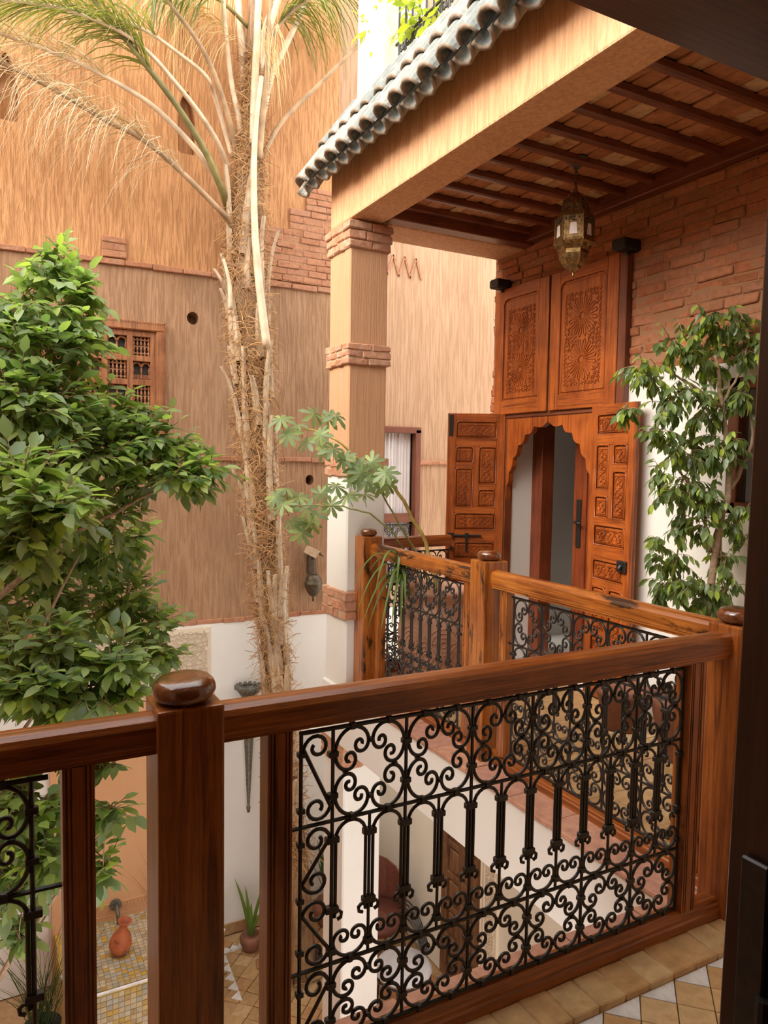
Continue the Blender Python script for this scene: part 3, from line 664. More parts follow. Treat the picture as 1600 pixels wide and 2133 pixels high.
def grille(parent, origin, rotz, L_, cells, g, border=True, u0=None, mat=None, detail=2, only=None):
    """iron grille in its own axes: u along the rail, w up. cells: list of left edges; returns the part"""
    mat = mat or M['iron']; za, zb, zc, zd = g['z']; r = R_IRON
    mb = MB()
    for z in (za, zd): mb.tube([(0, 0, z), (L_, 0, z)], r * 1.15, 6)
    for z in (zb, zc): mb.tube([(-.022, 0, z), (L_ + .022, 0, z)], r * 1.1, 6)
    me = mb.mesh('iron_grille')
    gr = link('iron_grille', me, mat, parent, origin, (0, 0, rotz))
    def S(name, key, u, w=0, sx=1, sz=1, dy=0): return sub(name, g[key], mat, gr, (u, dy, w), None, (sx, 1, sz))
    us = [u0 + CW * k for k in range(cells + 1)]
    if border: S('upright_bar', 'bar', 0.004)
    for u in us: S('upright_bar', 'bar', u)
    hA, hC = (zd - zc) / 2, (zb - za) / 2
    for k in range(cells):
        if only and k not in only: continue
        c = us[k] + CW / 2
        for sx in (-1, 1):
            for sz in (-1, 1):
                # mesh back points to (-u,+w): mirror it into the four corners of the cell
                S('scroll', 'A', c + sx * CW / 4, (zc + zd)/2 + sz * hA/2, -sx, sz)
                S('scroll', 'C', c + sx * CW / 4, (za + zb)/2 + sz * hC/2, -sx, sz)
            S('scroll', 'U', c + sx * CW / 4, zb + (zc - zb) * .19/2 + r*1.5)
            S('arch_bar', 'arch', c + sx * CW / 4)
            if detail > 1:
                for (zz) in (zc, zb, zd, za): S('collar', 'collar', c + sx * CW * .25, zz, .62, 1.15)
        S('upright_bar', 'half_bar', c)
        for u in (us[k], c) + ((us[k + 1],) if k == cells - 1 else ()):
            if detail: 
                S('collar', 'wide', u, zb + (zc - zb) * .385); S('collar', 'wide', u, zc - CW/4 + .004)
                S('collar', 'collar', u, zb + (zc - zb) * .085, 1.1, 1)
        if detail > 1:
            for zz in ((zc + zd)/2 + hA * .45, (zc + zd)/2 - hA * .45, (za + zb)/2 + hC * .45, (za + zb)/2 - hC * .45): S('collar', 'collar', us[k], zz, 1.25, .9)
            for zz in ((zc + zd)/2 + hA * .62, (zc + zd)/2 - hA * .62, (za + zb)/2 + hC * .62, (za + zb)/2 - hC * .62): S('collar', 'collar', c, zz, .55, .6)
            for su in (-1, 1): S('collar', 'collar', c + su * CW * .335, (zc + zd)/2, .5, .55); S('collar', 'collar', c + su * CW * .335, (za + zb)/2, .5, .55)
    if border:
        w = us[0]; c = w / 2 + .002
        S('scroll', 'S', c, (zc + zd)/2, 1, 1); S('scroll', 'S2', c, zb + (zc - zb)*.75, -1, 1); S('scroll', 'S2', c, zb + (zc - zb)*.25, 1, 1)
        S('scroll', 'S2', c, (za + zb)/2, -1, (zb - za)/((zc - zb)/2))
        for zz in (zd - .05, zc + .04, zc - .04, zb + (zc-zb)*.5, zb + .05, zb - .05, za + .05): S('collar', 'collar', .004, zz, .9, .8)
    return gr
def groove(mb, axis, a0, a1, face, z, d=.0025): pass
def molded_rail(name, parent, axis, a0, a1, n0, n1, z0, z1, mat, top=True):
    """rail of moulded section; axis is its run; n0..n1 across (n0 = side facing the viewer)"""
    w = n1 - n0; h = z1 - z0
    if top:
        prof = [(n0 + .006, z0), (n0 + .006, z0 + .008), (n0 + .002, z0 + .011), (n0 + .002, z0 + .018), (n0, z0 + .021), (n0, z1 - .022), (n0 + .006, z1 - .010), (n0 + .018, z1 - .002), (n0 + w*.5, z1), (n1 - .018, z1 - .002), (n1 - .006, z1 - .010), (n1, z1 - .022), (n1, z0 + .021), (n1 - .006, z0 + .012), (n1 - .006, z0)]
    else:
        prof = [(n0 - .012, z0), (n0 - .012, z0 + h*.45), (n0 - .006, z0 + h*.52), (n0 - .006, z0 + h*.70), (n0, z0 + h*.76), (n0 + .004, z1 - .004), (n0 + .010, z1), (n1 - .010, z1), (n1 - .004, z1 - .004), (n1, z0 + h*.76), (n1 + .006, z0 + h*.7), (n1 + .012, z0 + h*.45), (n1 + .012, z0)]
    mb = MB().prism(prof, axis, a0, a1)
    me = bpy.data.meshes.new(name); me.from_pydata(mb.v, [], mb.f); bm = bmesh.new(); bm.from_mesh(me); bmesh.ops.recalc_face_normals(bm, faces=bm.faces); bm.to_mesh(me); bm.free()
    return link(name, me, mat, parent)
def stile(parent, axis, a0, a1, n0, n1, z0, z1, mat):
    """upright with grooved face: three proud strips on a core"""
    mb = MB(); w = a1 - a0
    def bx(u0, u1, v0, v1):
        if axis == 'x': mb.box(u0, u1, v0, v1, z0, z1)
        else: mb.box(v0, v1, u0, u1, z0, z1)
    bx(a0, a1, n0 + .004, n1)
    for (f0, f1) in ((.0, .10), (.16, .24), (.30, .70), (.76, .84), (.90, 1.0)): bx(a0 + w*f0, a0 + w*f1, n0, n0 + .006)
    return mb.build('stile', mat, parent, bevel=.0012)
def finial_mesh(rx, h, tilt=0):
    prof = [(.0, 0), (rx*.66, 0), (rx*.68, h*.08), (rx*.80, h*.13), (rx*.95, h*.28), (rx, h*.46), (rx*.985, h*.62), (rx*.93, h*.76), (rx*.82, h*.88), (rx*.64, h*.955), (rx*.36, h*.99), (.001, h)]
    return MB().lathe(prof, 28).mesh('finial', True)
def newel(label, x0, x1, y0, y1, ztop, mat, fin_r, fin_h, fin_at=None, zb=-.02, tilt=(0, 0)):
    t = thing('newel_post', label, 'post', ((x0+x1)/2, (y0+y1)/2, zb), 'railing posts')
    MB().box(x0, x1, y0, y1, zb, ztop).build('post_shaft', mat, t, bevel=.006, seg=2)
    c = fin_at or ((x0+x1)/2, (y0+y1)/2)
    link('finial', finial_mesh(fin_r, fin_h), M['finial'], t, (c[0], c[1], ztop - .003), (tilt[0], tilt[1], .4))
    return t
GA = scroll_meshes('near', R_IRON, .067, .262, .612, .834, CW)
# --- near railing (two bays) -------------------------------------------------
RY0, RY1 = 1.50, 1.572
newel('nearest newel post with a large glossy flattened finial', .290, .427, 1.482, 1.612, .945, M['rail_z'], .066, .057, tilt=(.03, -.06))
rl = thing('balustrade', 'near wooden balustrade bay with black scrolled iron panel, in front', 'railing', (1.24, 1.53, 0), 'gallery railings')
molded_rail('top_rail', rl, 'x', .425, 2.062, RY0, RY1, .853, .932, M['rail_x'])
molded_rail('bottom_rail', rl, 'x', .425, 2.062, RY0 + .012, RY1 - .004, .0, .060, M['rail_x'], False)
stile(rl, 'x', .530, .588, RY0 + .006, RY0 + .062, .058, .856, M['rail_z']); stile(rl, 'x', 1.885, 1.945, RY0 + .006, RY0 + .062, .058, .856, M['rail_z'])
grille(rl, (.614, RY0 + .032, 0), 0, 1.268, 6, GA, True, .0835)
rl2 = thing('balustrade', 'leftmost near balustrade bay, cut by the picture edge, before the leafy tree', 'railing', (-.5, 1.53, 0), 'gallery railings')
molded_rail('top_rail', rl2, 'x', -1.25, .292, RY0, RY1, .853, .932, M['rail_x'])
molded_rail('bottom_rail', rl2, 'x', -1.25, .292, RY0 + .012, RY1 - .004, .0, .060, M['rail_x'], False)
stile(rl2, 'x', .115, .174, RY0 + .006, RY0 + .062, .058, .856, M['rail_z'])
grille(rl2, (.092, RY0 + .032, 0), PI, 1.2, 2, GA, False, .03)
# --- corner post and right-hand railing --------------------------------------
newel('corner newel post partly hidden by the dark door edge', 2.062, 2.195, 1.468, 1.592, .955, M['rail_z'], .066, .054)
newel('middle newel post with knotty orange wood', 2.098, 2.232, 2.865, 2.995, .985, M['worn_z'], .060, .052)
newel('far newel post standing against the column', 2.085, 2.215, 4.140, 4.275, .985, M['worn_z'], .055, .052)
GX0, GX1 = 2.128, 2.196
def side_bay(label, y0, y1, zt, mat, cells):
    t = thing('balustrade', label, 'railing', ((GX0+GX1)/2, (y0+y1)/2, 0), 'gallery railings')
    molded_rail('top_rail', t, 'y', y0, y1, GX0, GX1, zt - .085, zt, M[mat + '_y'])
    molded_rail('bottom_rail', t, 'y', y0, y1, GX0 + .03, GX1, .0, .060, M['rail_y'], False)
    stile(t, 'y', y0 + .065, y0 + .115, GX0 + .012, GX0 + .06, .055, zt - .083, M[mat + '_z']); stile(t, 'y', y1 - .115, y1 - .065, GX0 + .012, GX0 + .06, .055, zt - .083, M[mat + '_z'])
    Lg = y1 - y0 - .26; u0 = (Lg - cells * CW) / 2
    grille(t, (GX0 + .035, y0 + .13, 0), PI/2, Lg, cells, GA, False, u0, detail=1)
    return t
side_bay('worn orange balustrade bay between corner post and middle post', 1.590, 2.867, .945, 'worn', 5)
side_bay('far balustrade bay between the middle post and the column, before the urn', 2.993, 4.142, .945, 'worn', 4)
# --- short railing closing the far end of the gallery ------------------------
t = thing('balustrade', 'short balustrade closing the far end of the gallery behind the urn', 'railing', (2.85, 4.48, 0), 'gallery railings')
molded_rail('top_rail', t, 'x', 2.30, 2.945, 4.44, 4.51, .865, .945, M['rail_x']); molded_rail('bottom_rail', t, 'x', 2.30, 2.945, 4.452, 4.506, .0, .060, M['rail_x'], False)
grille(t, (2.34, 4.472, 0), 0, .60, 3, GA, False, .004, detail=0)
newel('small dark newel post at the far end behind the column', 2.305, 2.40, 4.515, 4.60, .985, M['rail_z'], .045, .055)
# ================================================================== CARVED DOOR AND PANELS
def strokes_mesh(segs, w, h, name='carving'):
    """relief of raised strokes; segs are ((u0,w0),(u1,w1)) in the panel plane, raised along -x"""
    mb = MB()
    for (a, b) in segs:
        a = Vector(a); b = Vector(b); d = b - a
        if d.length < 1e-5: continue
        d.normalize(); n = Vector((-d.y, d.x)) * w / 2
        q = [a - n, b - n, b + n, a + n]; k = len(mb.v)
        mb.v += [(0, p.x, p.y) for p in q]; q2 = [a - n*.55, b - n*.55, b + n*.55, a + n*.55]; mb.v += [(-h, p.x, p.y) for p in q2]
        mb.f += [(k+4, k+5, k+6, k+7), (k, k+1, k+5, k+4), (k+1, k+2, k+6, k+5), (k+2, k+3, k+7, k+6), (k+3, k, k+4, k+7)]
    return mb.mesh(name, fixn=False)
def rosette(cx, cz, R, n=16):
    s = []
    for k in range(n):
        a = 2*PI*(k + .5)/n; da = PI/n * .62
        P = lambda r, t: (cx + r*math.cos(t), cz + r*math.sin(t))
        s += [(P(R*.16, a), P(R*.48, a - da)), (P(R*.16, a), P(R*.48, a + da)), (P(R*.48, a - da), P(R*.9, a - da*.8)), (P(R*.48, a + da), P(R*.9, a + da*.8)), (P(R*.9, a - da*.8), P(R, a)), (P(R*.9, a + da*.8), P(R, a))]
    return s
def lattice(y0, y1, z0, z1, step, seed, avoid=()):
    r = random.Random(seed); s = []; ny = max(1, round((y1 - y0)/step)); nz = max(1, round((z1 - z0)/step)); hy = (y1-y0)/ny; hz = (z1-z0)/nz
    for i in range(ny):
        for j in range(nz):
            c = Vector((y0 + (i+.5)*hy, z0 + (j+.5)*hz))
            if any((c - Vector(a[:2])).length < a[2] for a in avoid): continue
            o = r.choice((0, 1, 2, 3)); L1 = .62
            for k in range(2):
                ang = math.radians((22.5, 67.5, 112.5, 157.5)[(i + 2*j + o + k*2) % 4]); d = Vector((math.cos(ang)*hy, math.sin(ang)*hz)) * L1
                off = Vector((math.cos(ang + PI/2)*hy, math.sin(ang + PI/2)*hz)) * (.22 if k == 0 else -.22) * (1 if o % 2 else 0)
                s.append((c - d*.8 + off, c + d*.8 + off))
    return s
def arabesque(y0, y1, z0, z1, seed):
    """band of loops and leaves for the small panels"""
    s = []; w, h = y1 - y0, z1 - z0; along_y = w >= h; Lg = max(w, h); Sh = min(w, h); n = max(1, round(Lg / Sh))
    def pt(a, b): return (y0 + a, z0 + b) if along_y else (y0 + b, z0 + a)
    for k in range(n):
        c = (k + .5) * Lg / n; r = Lg / n * .46
        for q in range(8):
            a0, a1 = 2*PI*q/8, 2*PI*(q+1)/8
            s.append((pt(c + r*math.cos(a0), Sh/2 + Sh*.42*math.sin(a0)), pt(c + r*math.cos(a1), Sh/2 + Sh*.42*math.sin(a1))))
        for q in range(4):
            a0 = PI/4 + PI/2*q; s.append((pt(c, Sh/2), pt(c + r*.7*math.cos(a0), Sh/2 + Sh*.34*math.sin(a0))))
            s.append((pt(c + r*.62*math.cos(a0), Sh/2 + Sh*.30*math.sin(a0)), pt(c + r*.5*math.cos(a0 + .75), Sh/2 + Sh*.26*math.sin(a0 + .75))))
        s.append((pt(k*Lg/n, Sh*.1), pt(k*Lg/n + .25*Lg/n, Sh*.02))); s.append((pt(k*Lg/n, Sh*.9), pt(k*Lg/n + .25*Lg/n, Sh*.98)))
    s += [(pt(0, 0), pt(Lg, 0)), (pt(0, Sh), pt(Lg, Sh)), (pt(0, 0), pt(0, Sh)), (pt(Lg, 0), pt(Lg, Sh))]
    return s
def arch_frame(y0, y1, z0, z1, x, d, mat, parent):
    """thin moulding round an opening, its head slightly cusped"""
    r = min(.022, (y1 - y0) * .2)
    pts = [(y0, z0), (y0, z1 - r), (y0 + r*.35, z1 - r*.3), (y0 + r, z1), (y1 - r, z1), (y1 - r*.35, z1 - r*.3), (y1, z1 - r), (y1, z0)]
    return MB().tube([(x, a, b) for a, b in pts], d, 5, closed=True).build('panel_moulding', mat, parent, smooth=True)

# tall carved shutters above the doorway
def upper_panel(label, y0, y1, z0, z1, seed):
    t = thing('carved_shutter', label, 'shutter', (WX - .03, (y0+y1)/2, z0), 'carved shutters over the doorway')
    xb, xf = WX - .002, WX - .045; w = .095
    MB().box(xf + .016, xb, y0, y1, z0, z1).build('board', M['door_z'], t)
    for a, b in ((y0, y0 + w), (y1 - w, y1)): MB().box(xf, xb, a, b, z0, z1).build('stile', M['door_z'], t, bevel=.004)
    MB().box(xf + .001, xb, y0 + w, y1 - w, z0, z0 + .10).build('rail', M['door_y'], t, bevel=.004)
    a0, a1, b0, b1 = y0 + w, y1 - w, z0 + .10, z1 - .075
    # head rail with curved corners
    r = .05; poly = [(a0, z1), (a0, b1 - r)] + [(a0 + r - r*math.cos(q), b1 - r + r*math.sin(q)) for q in (PI/8, PI/4, 3*PI/8)] + [(a0 + r, b1), (a1 - r, b1)] + [(a1 - r + r*math.sin(q), b1 - r + r*math.cos(q)) for q in (PI/8, PI/4, 3*PI/8)] + [(a1, b1 - r), (a1, z1)]
    link('rail', ngon_prism_mesh('rail', poly, 'x', xf + .001, xb), M['door_y'], t)
    fl = MB().box(xf + .008, xf + .018, a0 + .012, a1 - .012, b0 + .012, b1 - .02).build('panel', M['door_z'], t, bevel=.004)
    yc = (a0 + a1)/2; p0, p1, q0, q1 = a0 + .045, a1 - .045, b0 + .05, b1 - .085; R = (p1 - p0) * .40
    c1, c2 = q0 + (q1 - q0)*.27, q0 + (q1 - q0)*.73
    seg = rosette(yc, c1, R) + rosette(yc, c2, R) + lattice(p0, p1, q0, q1, .027, seed, ((yc, c1, R*1.02), (yc, c2, R*1.02)))
    link('carving', strokes_mesh(seg, .0075, .006), M['door_z'], fl, (xf + .008, 0, 0), kind='stuff')
    return t
upper_panel('left carved rosette shutter above the doorway', 3.945, 4.535, 1.825, 2.735, 3)
upper_panel('right carved rosette shutter above the doorway, larger in view', 3.315, 3.925, 1.825, 2.735, 4)
MB_ = MB().box(WX - .05, WX, 3.245, 3.305, 1.83, 2.80)
o = MB_.build('frame_post', M['beam_z'], None, bevel=.004); setp(o, 'dark wooden upright at the right edge of the carved shutters', 'post')
bl, br = atX(1047, 600, WX - .05), atX(1308, 520, WX - .05)
for (y, lab, z) in ((bl.y, 'black wooden bracket left of the carved shutters', bl.z), (br.y, 'black wooden bracket above the right carved shutter', br.z)):
    t = thing('wooden_bracket', lab, 'bracket', (WX - .08, y, z))
    MB().prism([(y - .055, z), (y - .055, z + .045), (y - .045, z + .055), (y + .045, z + .055), (y + .055, z + .045), (y + .055, z), (y + .04, z - .012), (y - .04, z - .012)], 'x', WX - .13, WX + .02).build('block', M['blackwood'], t, bevel=.006)
    MB().lathe([(.001, z - .03), (.014, z - .03), (.014, z), (.001, z)], 10, (WX - .05, y)).build('pivot', M['iron'], t)

# scalloped wooden arch in the doorway
yc, half, zt, zs = 3.955, .452, 1.775, 1.20
def arch_curve(n=54, lobes=7):
    pts = []
    for i in range(n + 1):
        t = i / n; base_y = half * (math.sin(t * PI/2) ** .75); base_z = zt - .02 - (zt - zs) * (1 - math.cos(t * PI/2)) ** .85
        ph = (t * lobes) % 1.0; lob = .030 * abs(math.sin(PI * ph)) * (1.25 - .75*t)
        pts.append((base_y - lob * .55, base_z + lob * -.75))
    return pts
cv = arch_curve()
t = thing('arched_frame', 'orange wooden door surround with a scalloped horseshoe arch', 'door frame', (WX - .01, yc, 0))
for s, nm in ((1, 'spandrel'), (-1, 'spandrel')):
    poly = [(yc + s*.004, 1.80), (yc + s*.004, cv[0][1])] + [(yc + s*max(.006, a), b) for a, b in cv[1:]] + [(yc + s*half, zs - .02), (yc + s*(half + .004), zs - .02), (yc + s*(half + .004), 1.80)]
    link(nm, ngon_prism_mesh(nm, poly, 'x', WX - .012, WX + .03), M['door_z'], t)
    y0, y1 = sorted((yc + s*(half - .004), yc + s*(half + .05)))
    MB().box(WX - .02, WX + .05, y0, y1, -.01, 1.82).build('jamb', M['beam_z'], t, bevel=.004)
MB().box(WX - .022, WX + .05, yc - half - .05, yc + half + .05, 1.795, 1.83).build('head', M['beam_y'], t, bevel=.004)

# door leaves, each in its own axes: u = 0 at the hinge, face towards -n
LW = .425
def door_leaf(label, hinge, direction, flip, hard):
    """direction: unit vector from hinge to free edge; carved face on the viewer's side"""
    d = Vector(direction).normalized(); ang = math.atan2(d.x, d.y)   # local +y -> d
    t = bpy.data.objects.new('carved_door_leaf', None); COL.objects.link(t); t.location = hinge; t.rotation_euler = (0, 0, -ang)
    setp(t, label, 'door', 'carved door leaves')
    H = 1.83; fx = -.021 * flip; bk = .015 * flip
    def bx(x0, x1, *a): return MB().box(min(x0, x1), max(x0, x1), *a)
    sub('board', bx(fx*.25, bk, 0, LW, .01, H).mesh('board'), M['door_z'], t)
    st = .062
    for a, b in ((0, st), (LW - st, LW)): sub('stile', bx(fx, bk*.9, a, b, .01, H).mesh('stile', bevel=.003), M['door_z'], t)
    Z = lambda dz: H - dz
    rows = [(.058, .180, 'h'), (.245, .690, 'x'), (.738, .862, 'h'), (.955, 1.075, 'h'), (1.125, 1.56, 'x'), (1.61, 1.75, 'h')]
    edges = [0.0] + [v for r_ in rows for v in r_[:2]] + [H - .012]
    for k in range(0, len(edges), 2):
        sub('rail', bx(fx, bk*.9, st, LW - st, Z(edges[k+1]), Z(edges[k])).mesh('rail', bevel=.003), M['door_y'], t)
    def panel(y0, y1, z0, z1, sd):
        m = .008; p = sub('panel', bx(fx*.25, fx*.72, y0 + m, y1 - m, z0 + m, z1 - m*1.5).mesh('panel', bevel=.005), M['door_z'], t)
        g = .022; w, h = y1 - y0, z1 - z0
        me = strokes_mesh(arabesque(y0 + g, y1 - g, z0 + g, z1 - g*1.15, sd), .0045, .0055)
        if flip < 0:
            for v in me.vertices: v.co.x = -v.co.x
            me.flip_normals()
        sub('carving', me, M['door_z'], p, (fx*.72, 0, 0), kind='stuff')
        pts = [(y0 + .002, z0), (y0 + .002, z1 - .012), (y0 + .010, z1 - .003), (y0 + .03, z1), (y1 - .03, z1), (y1 - .010, z1 - .003), (y1 - .002, z1 - .012), (y1 - .002, z0)]
        sub('panel_moulding', MB().tube([(fx*.9, a, b) for a, b in pts], .0045, 5, closed=True).mesh('panel_moulding', True), M['door_z'], t)
    c = LW / 2
    for (z0, z1, k) in rows:
        if k == 'h': panel(st, LW - st, Z(z1), Z(z0), 1)
        else:
            sub('mullion', bx(fx, bk*.9, c - .02, c + .02, Z(z1), Z(z0)).mesh('mullion', bevel=.003), M['door_z'], t)
            a = z0 + (z1 - z0)*.31; b = z0 + (z1 - z0)*.66
            big = (LW - st, c + .02) ; 
            near = (st, c - .02); far = (c + .02, LW - st)
            for (cols, s1, s2) in ((near, b, None), (far, a, None)):
                sub('rail', bx(fx, bk*.9, cols[0], cols[1], Z(s1 + .022), Z(s1 - .022)).mesh('rail', bevel=.003), M['door_y'], t)
                panel(cols[0], cols[1], Z(s1 - .022), Z(z0), 2); panel(cols[0], cols[1], Z(z1), Z(s1 + .022), 3)
    if hard == 'bolt':
        zb = Z(.905); b = MB().tube([(fx - .012*flip, LW - .01, zb), (fx - .012*flip, LW - .26, zb)], .009, 8).box(min(fx, fx - .02*flip), max(fx, fx - .02*flip), LW - .055, LW - .015, zb - .02, zb + .02).box(min(fx, fx - .022*flip), max(fx, fx - .022*flip), LW - .165, LW - .14, zb - .018, zb + .02).tube([(fx - .014*flip, LW - .15, zb), (fx - .014*flip, LW - .15, zb - .12)], .008, 6)
        sub('bolt', b.mesh('bolt'), M['iron'], t)
        sub('knob', MB().tube([(fx, LW - .04, Z(1.0)), (fx - .03*flip, LW - .04, Z(1.0))], [.018, .013], 10).mesh('knob'), M['iron'], t)
        sub('strap', bx(fx - .003*flip, fx, LW - .04, LW - .008, Z(.17), Z(.01)).mesh('strap', bevel=.001), M['iron'], t)
    else:
        sub('latch', MB().box(min(fx, fx - .02*flip), max(fx, fx - .02*flip), LW - .10, LW - .02, Z(1.0), Z(.93)).tube([(fx - .02*flip, LW - .05, Z(.955)), (fx - .04*flip, LW - .05, Z(.98))], .012, 8).mesh('latch', bevel=.004), M['iron'], t)
    return t
# left leaf swung out past square, right leaf folded back to the wall
door_leaf('left carved door leaf swung wide open, with iron bolt, against the tan wall', (WX - .015, 4.425, 0), (-.88, .47, 0), 1, 'bolt') 
door_leaf('right carved door leaf folded back to the white wall behind the fig', (WX - .03, 3.495, 0), (-.16, -.985, 0), -1, 'latch')
# inner glazed door and its frame
t = thing('inner_door_frame', 'red-brown inner door frame deep in the doorway', 'door frame', (WX + .3, 4.0, 0))
MB().box(WX + .24, WX + .36, 4.30, 4.44, -.01, 1.86).build('jamb', M['inner_z'], t, bevel=.006)
MB().box(WX + .24, WX + .36, 3.46, 3.58, -.01, 1.86).build('jamb', M['inner_z'], t, bevel=.006)
MB().box(WX + .24, WX + .36, 3.46, 4.44, 1.76, 1.90).build('head', M['inner_y'], t, bevel=.006)
t = thing('inner_door', 'red-brown inner door leaf with a black handle plate', 'door', (WX + .32, 3.95, 0))
for (a, b) in ((3.58, 3.72), (3.86, 3.985)): MB().box(WX + .27, WX + .32, a, b, 0, 1.76).build('stile', M['inner_z'], t, bevel=.004)
MB().box(WX + .285, WX + .31, 3.71, 3.87, 0, 1.76).build('panel', M['inner_z'], t)
MB().box(WX + .26, WX + .27, 3.90, 3.945, .88, 1.22).build('handle_plate', M['iron'], t, bevel=.008, seg=2)
MB().tube([(WX + .265, 3.92, 1.06), (WX + .225, 3.92, 1.06), (WX + .225, 3.86, 1.055)], .008, 8).build('handle', M['iron'], t, smooth=True)
t = thing('bed', 'pale bed in the dim room behind the doorway', 'bed', (5.1, 3.75, 0))
MB().box(4.6, 5.7, 3.1, 4.4, .12, .30).build('bed_base', M['beam_y'], t, bevel=.01); MB().box(4.6, 5.7, 3.1, 4.4, .30, .46).build('mattress', M['cloth_white'], t, bevel=.05, seg=3); MB().box(5.3, 5.65, 3.3, 4.2, .44, .58).build('pillow', M['cloth_white'], t, bevel=.05, seg=3)
for bx_, by_ in ((4.65, 3.15), (4.65, 4.35), (5.65, 3.15), (5.65, 4.35)): MB().box(bx_ - .03, bx_ + .03, by_ - .03, by_ + .03, -.02, .13).build('leg', M['beam_z'], t)
t = thing('framed_picture', 'small dark framed picture on the grey wall inside the doorway', 'picture', (5.98, 4.2, 1.4))
MB().box(5.96, 5.995, 4.62, 4.80, 1.15, 1.62).build('frame', M['blackwood'], t); MB().box(5.955, 5.97, 4.64, 4.78, 1.17, 1.60).build('print', M['grey_room'], t)
t = thing('window_1', None, None, (WX, 2.3, 1.22), kind='structure'); t['label'] = 'barred wooden window in the white wall behind the fig'
for (a, b, c, d) in ((2.50, 2.56, 1.22, 1.92), (2.02, 2.08, 1.22, 1.92), (2.02, 2.56, 1.22, 1.28), (2.02, 2.56, 1.86, 1.92), (2.28, 2.32, 1.28, 1.86)): MB().box(WX + .0, WX + .07, a, b, c, d).build('window_frame', M['beam_z'], t, bevel=.004)
for k in range(6): MB().tube([(WX + .03, 2.12 + .07*k, 1.28), (WX + .03, 2.12 + .07*k, 1.86)], .006, 6).build('window_bar', M['iron'], t)

# ================================================================== LANTERN
t = thing('lantern', 'pierced brass lantern hanging on a chain from the gallery ceiling', 'lantern', (2.80, 3.10, 2.47))
LX, LY = 2.80, 3.10
MB().lathe([(.001, 3.045), (.018, 3.04), (.04, 3.066), (.062, 3.082), (.062, 3.094), (.001, 3.094)], 16, (LX, LY)).build('ceiling_rose', M['bronze'], t, smooth=True)
for k in range(6):
    z = 3.034 - .0205*k; a = PI/2 * (k % 2) + .3
    MB().tube([(LX + .008*math.cos(q)*math.cos(a), LY + .008*math.cos(q)*math.sin(a), z + .015*math.sin(q)) for q in [2*PI*j/10 for j in range(10)]], .0028, 5, closed=True).build('chain_link', M['bronze'], t, smooth=True)
def hexa(prof, name, mat, parent=None): return MB().lathe(prof, 6, (LX, LY), rot=.25).build(name, mat, parent or t)
body = hexa([(.001, 2.9277), (.012, 2.9277), (.012, 2.9141), (.040, 2.9032), (.062, 2.8777), (.070, 2.8413), (.071, 2.8185), (.078, 2.8049), (.100, 2.7794), (.103, 2.773)], 'dome', M['brass'])
hexa([(.101, 2.7739), (.101, 2.7712), (.104, 2.6593), (.104, 2.6547)], 'gallery_body', M['brass'])
hexa([(.106, 2.6575), (.108, 2.6456), (.085, 2.6229), (.076, 2.6065), (.078, 2.5865), (.072, 2.5637), (.056, 2.5364), (.030, 2.5091), (.008, 2.4973), (.001, 2.4955)], 'lower_bowl', M['brass'])
MB().lathe([(.001, 2.47), (.004, 2.4718), (.007, 2.4818), (.004, 2.4864), (.007, 2.4955), (.001, 2.4982)], 8, (LX, LY)).build('drop_finial', M['brass'], t, smooth=True)
def on_face(k, u, z, r): # point on hexagon face k
    a0 = .25 + 2*PI*k/6; a1 = .25 + 2*PI*(k+1)/6
    p = Vector((math.cos(a0), math.sin(a0))) * (1-u) + Vector((math.cos(a1), math.sin(a1))) * u
    return Vector((LX + p.x*r, LY + p.y*r, z))
for k in range(6):
    r = .1045; q = [on_face(k, .28, 2.6729, r), on_face(k, .72, 2.6729, r), on_face(k, .66, 2.7339, r), on_face(k, .34, 2.7339, r)]
    nrm = (q[1]-q[0]).cross(q[2]-q[1]).normalized()
    mb = MB(); qq = [tuple(p + nrm*.0015) for p in q] + [tuple(p - nrm*.003) for p in q]; mb.add(qq, [(0,1,2,3), (4,7,6,5), (0,4,5,1), (1,5,6,2), (2,6,7,3), (3,7,4,0)]); mb.build('glass_pane', M['frosted'], t, fixn=True)
    MB().tube(q, .0026, 4, closed=True).build('pane_rim', M['brass'], t)
    MB().tube([on_face(k, 0, z, rr*1.01) for rr, z in ((.062, 2.8777), (.071, 2.8231), (.10, 2.7794), (.104, 2.6593), (.107, 2.6456), (.077, 2.6047), (.072, 2.5637), (.056, 2.5364), (.012, 2.4982))], .0026, 4).build('seam', M['brass'], t)
fret = MB(); rf = random.Random(61)
for k in range(6):
    for (z0, z1, ra, rb_, n) in ((2.7412, 2.7685, .1045, .1045, 26), (2.814, 2.8777, .073, .064, 30), (2.5137, 2.5774, .036, .076, 34), (2.6183, 2.6502, .084, .106, 18)):
        for i in range(n):
            f = rf.random(); u = rf.uniform(.08, .92); z = z0 + (z1 - z0)*f; rr = ra + (rb_ - ra)*f
            c = on_face(k, u, z, rr*1.004); e = rf.uniform(.0035, .006)
            fret.lathe([(.0002, c.z - e), (e, c.z), (.0002, c.z + e)], 4, (c.x, c.y), rot=rf.random())
fo = fret.build('pierced_fretwork', M['bronze'], t, kind='stuff')

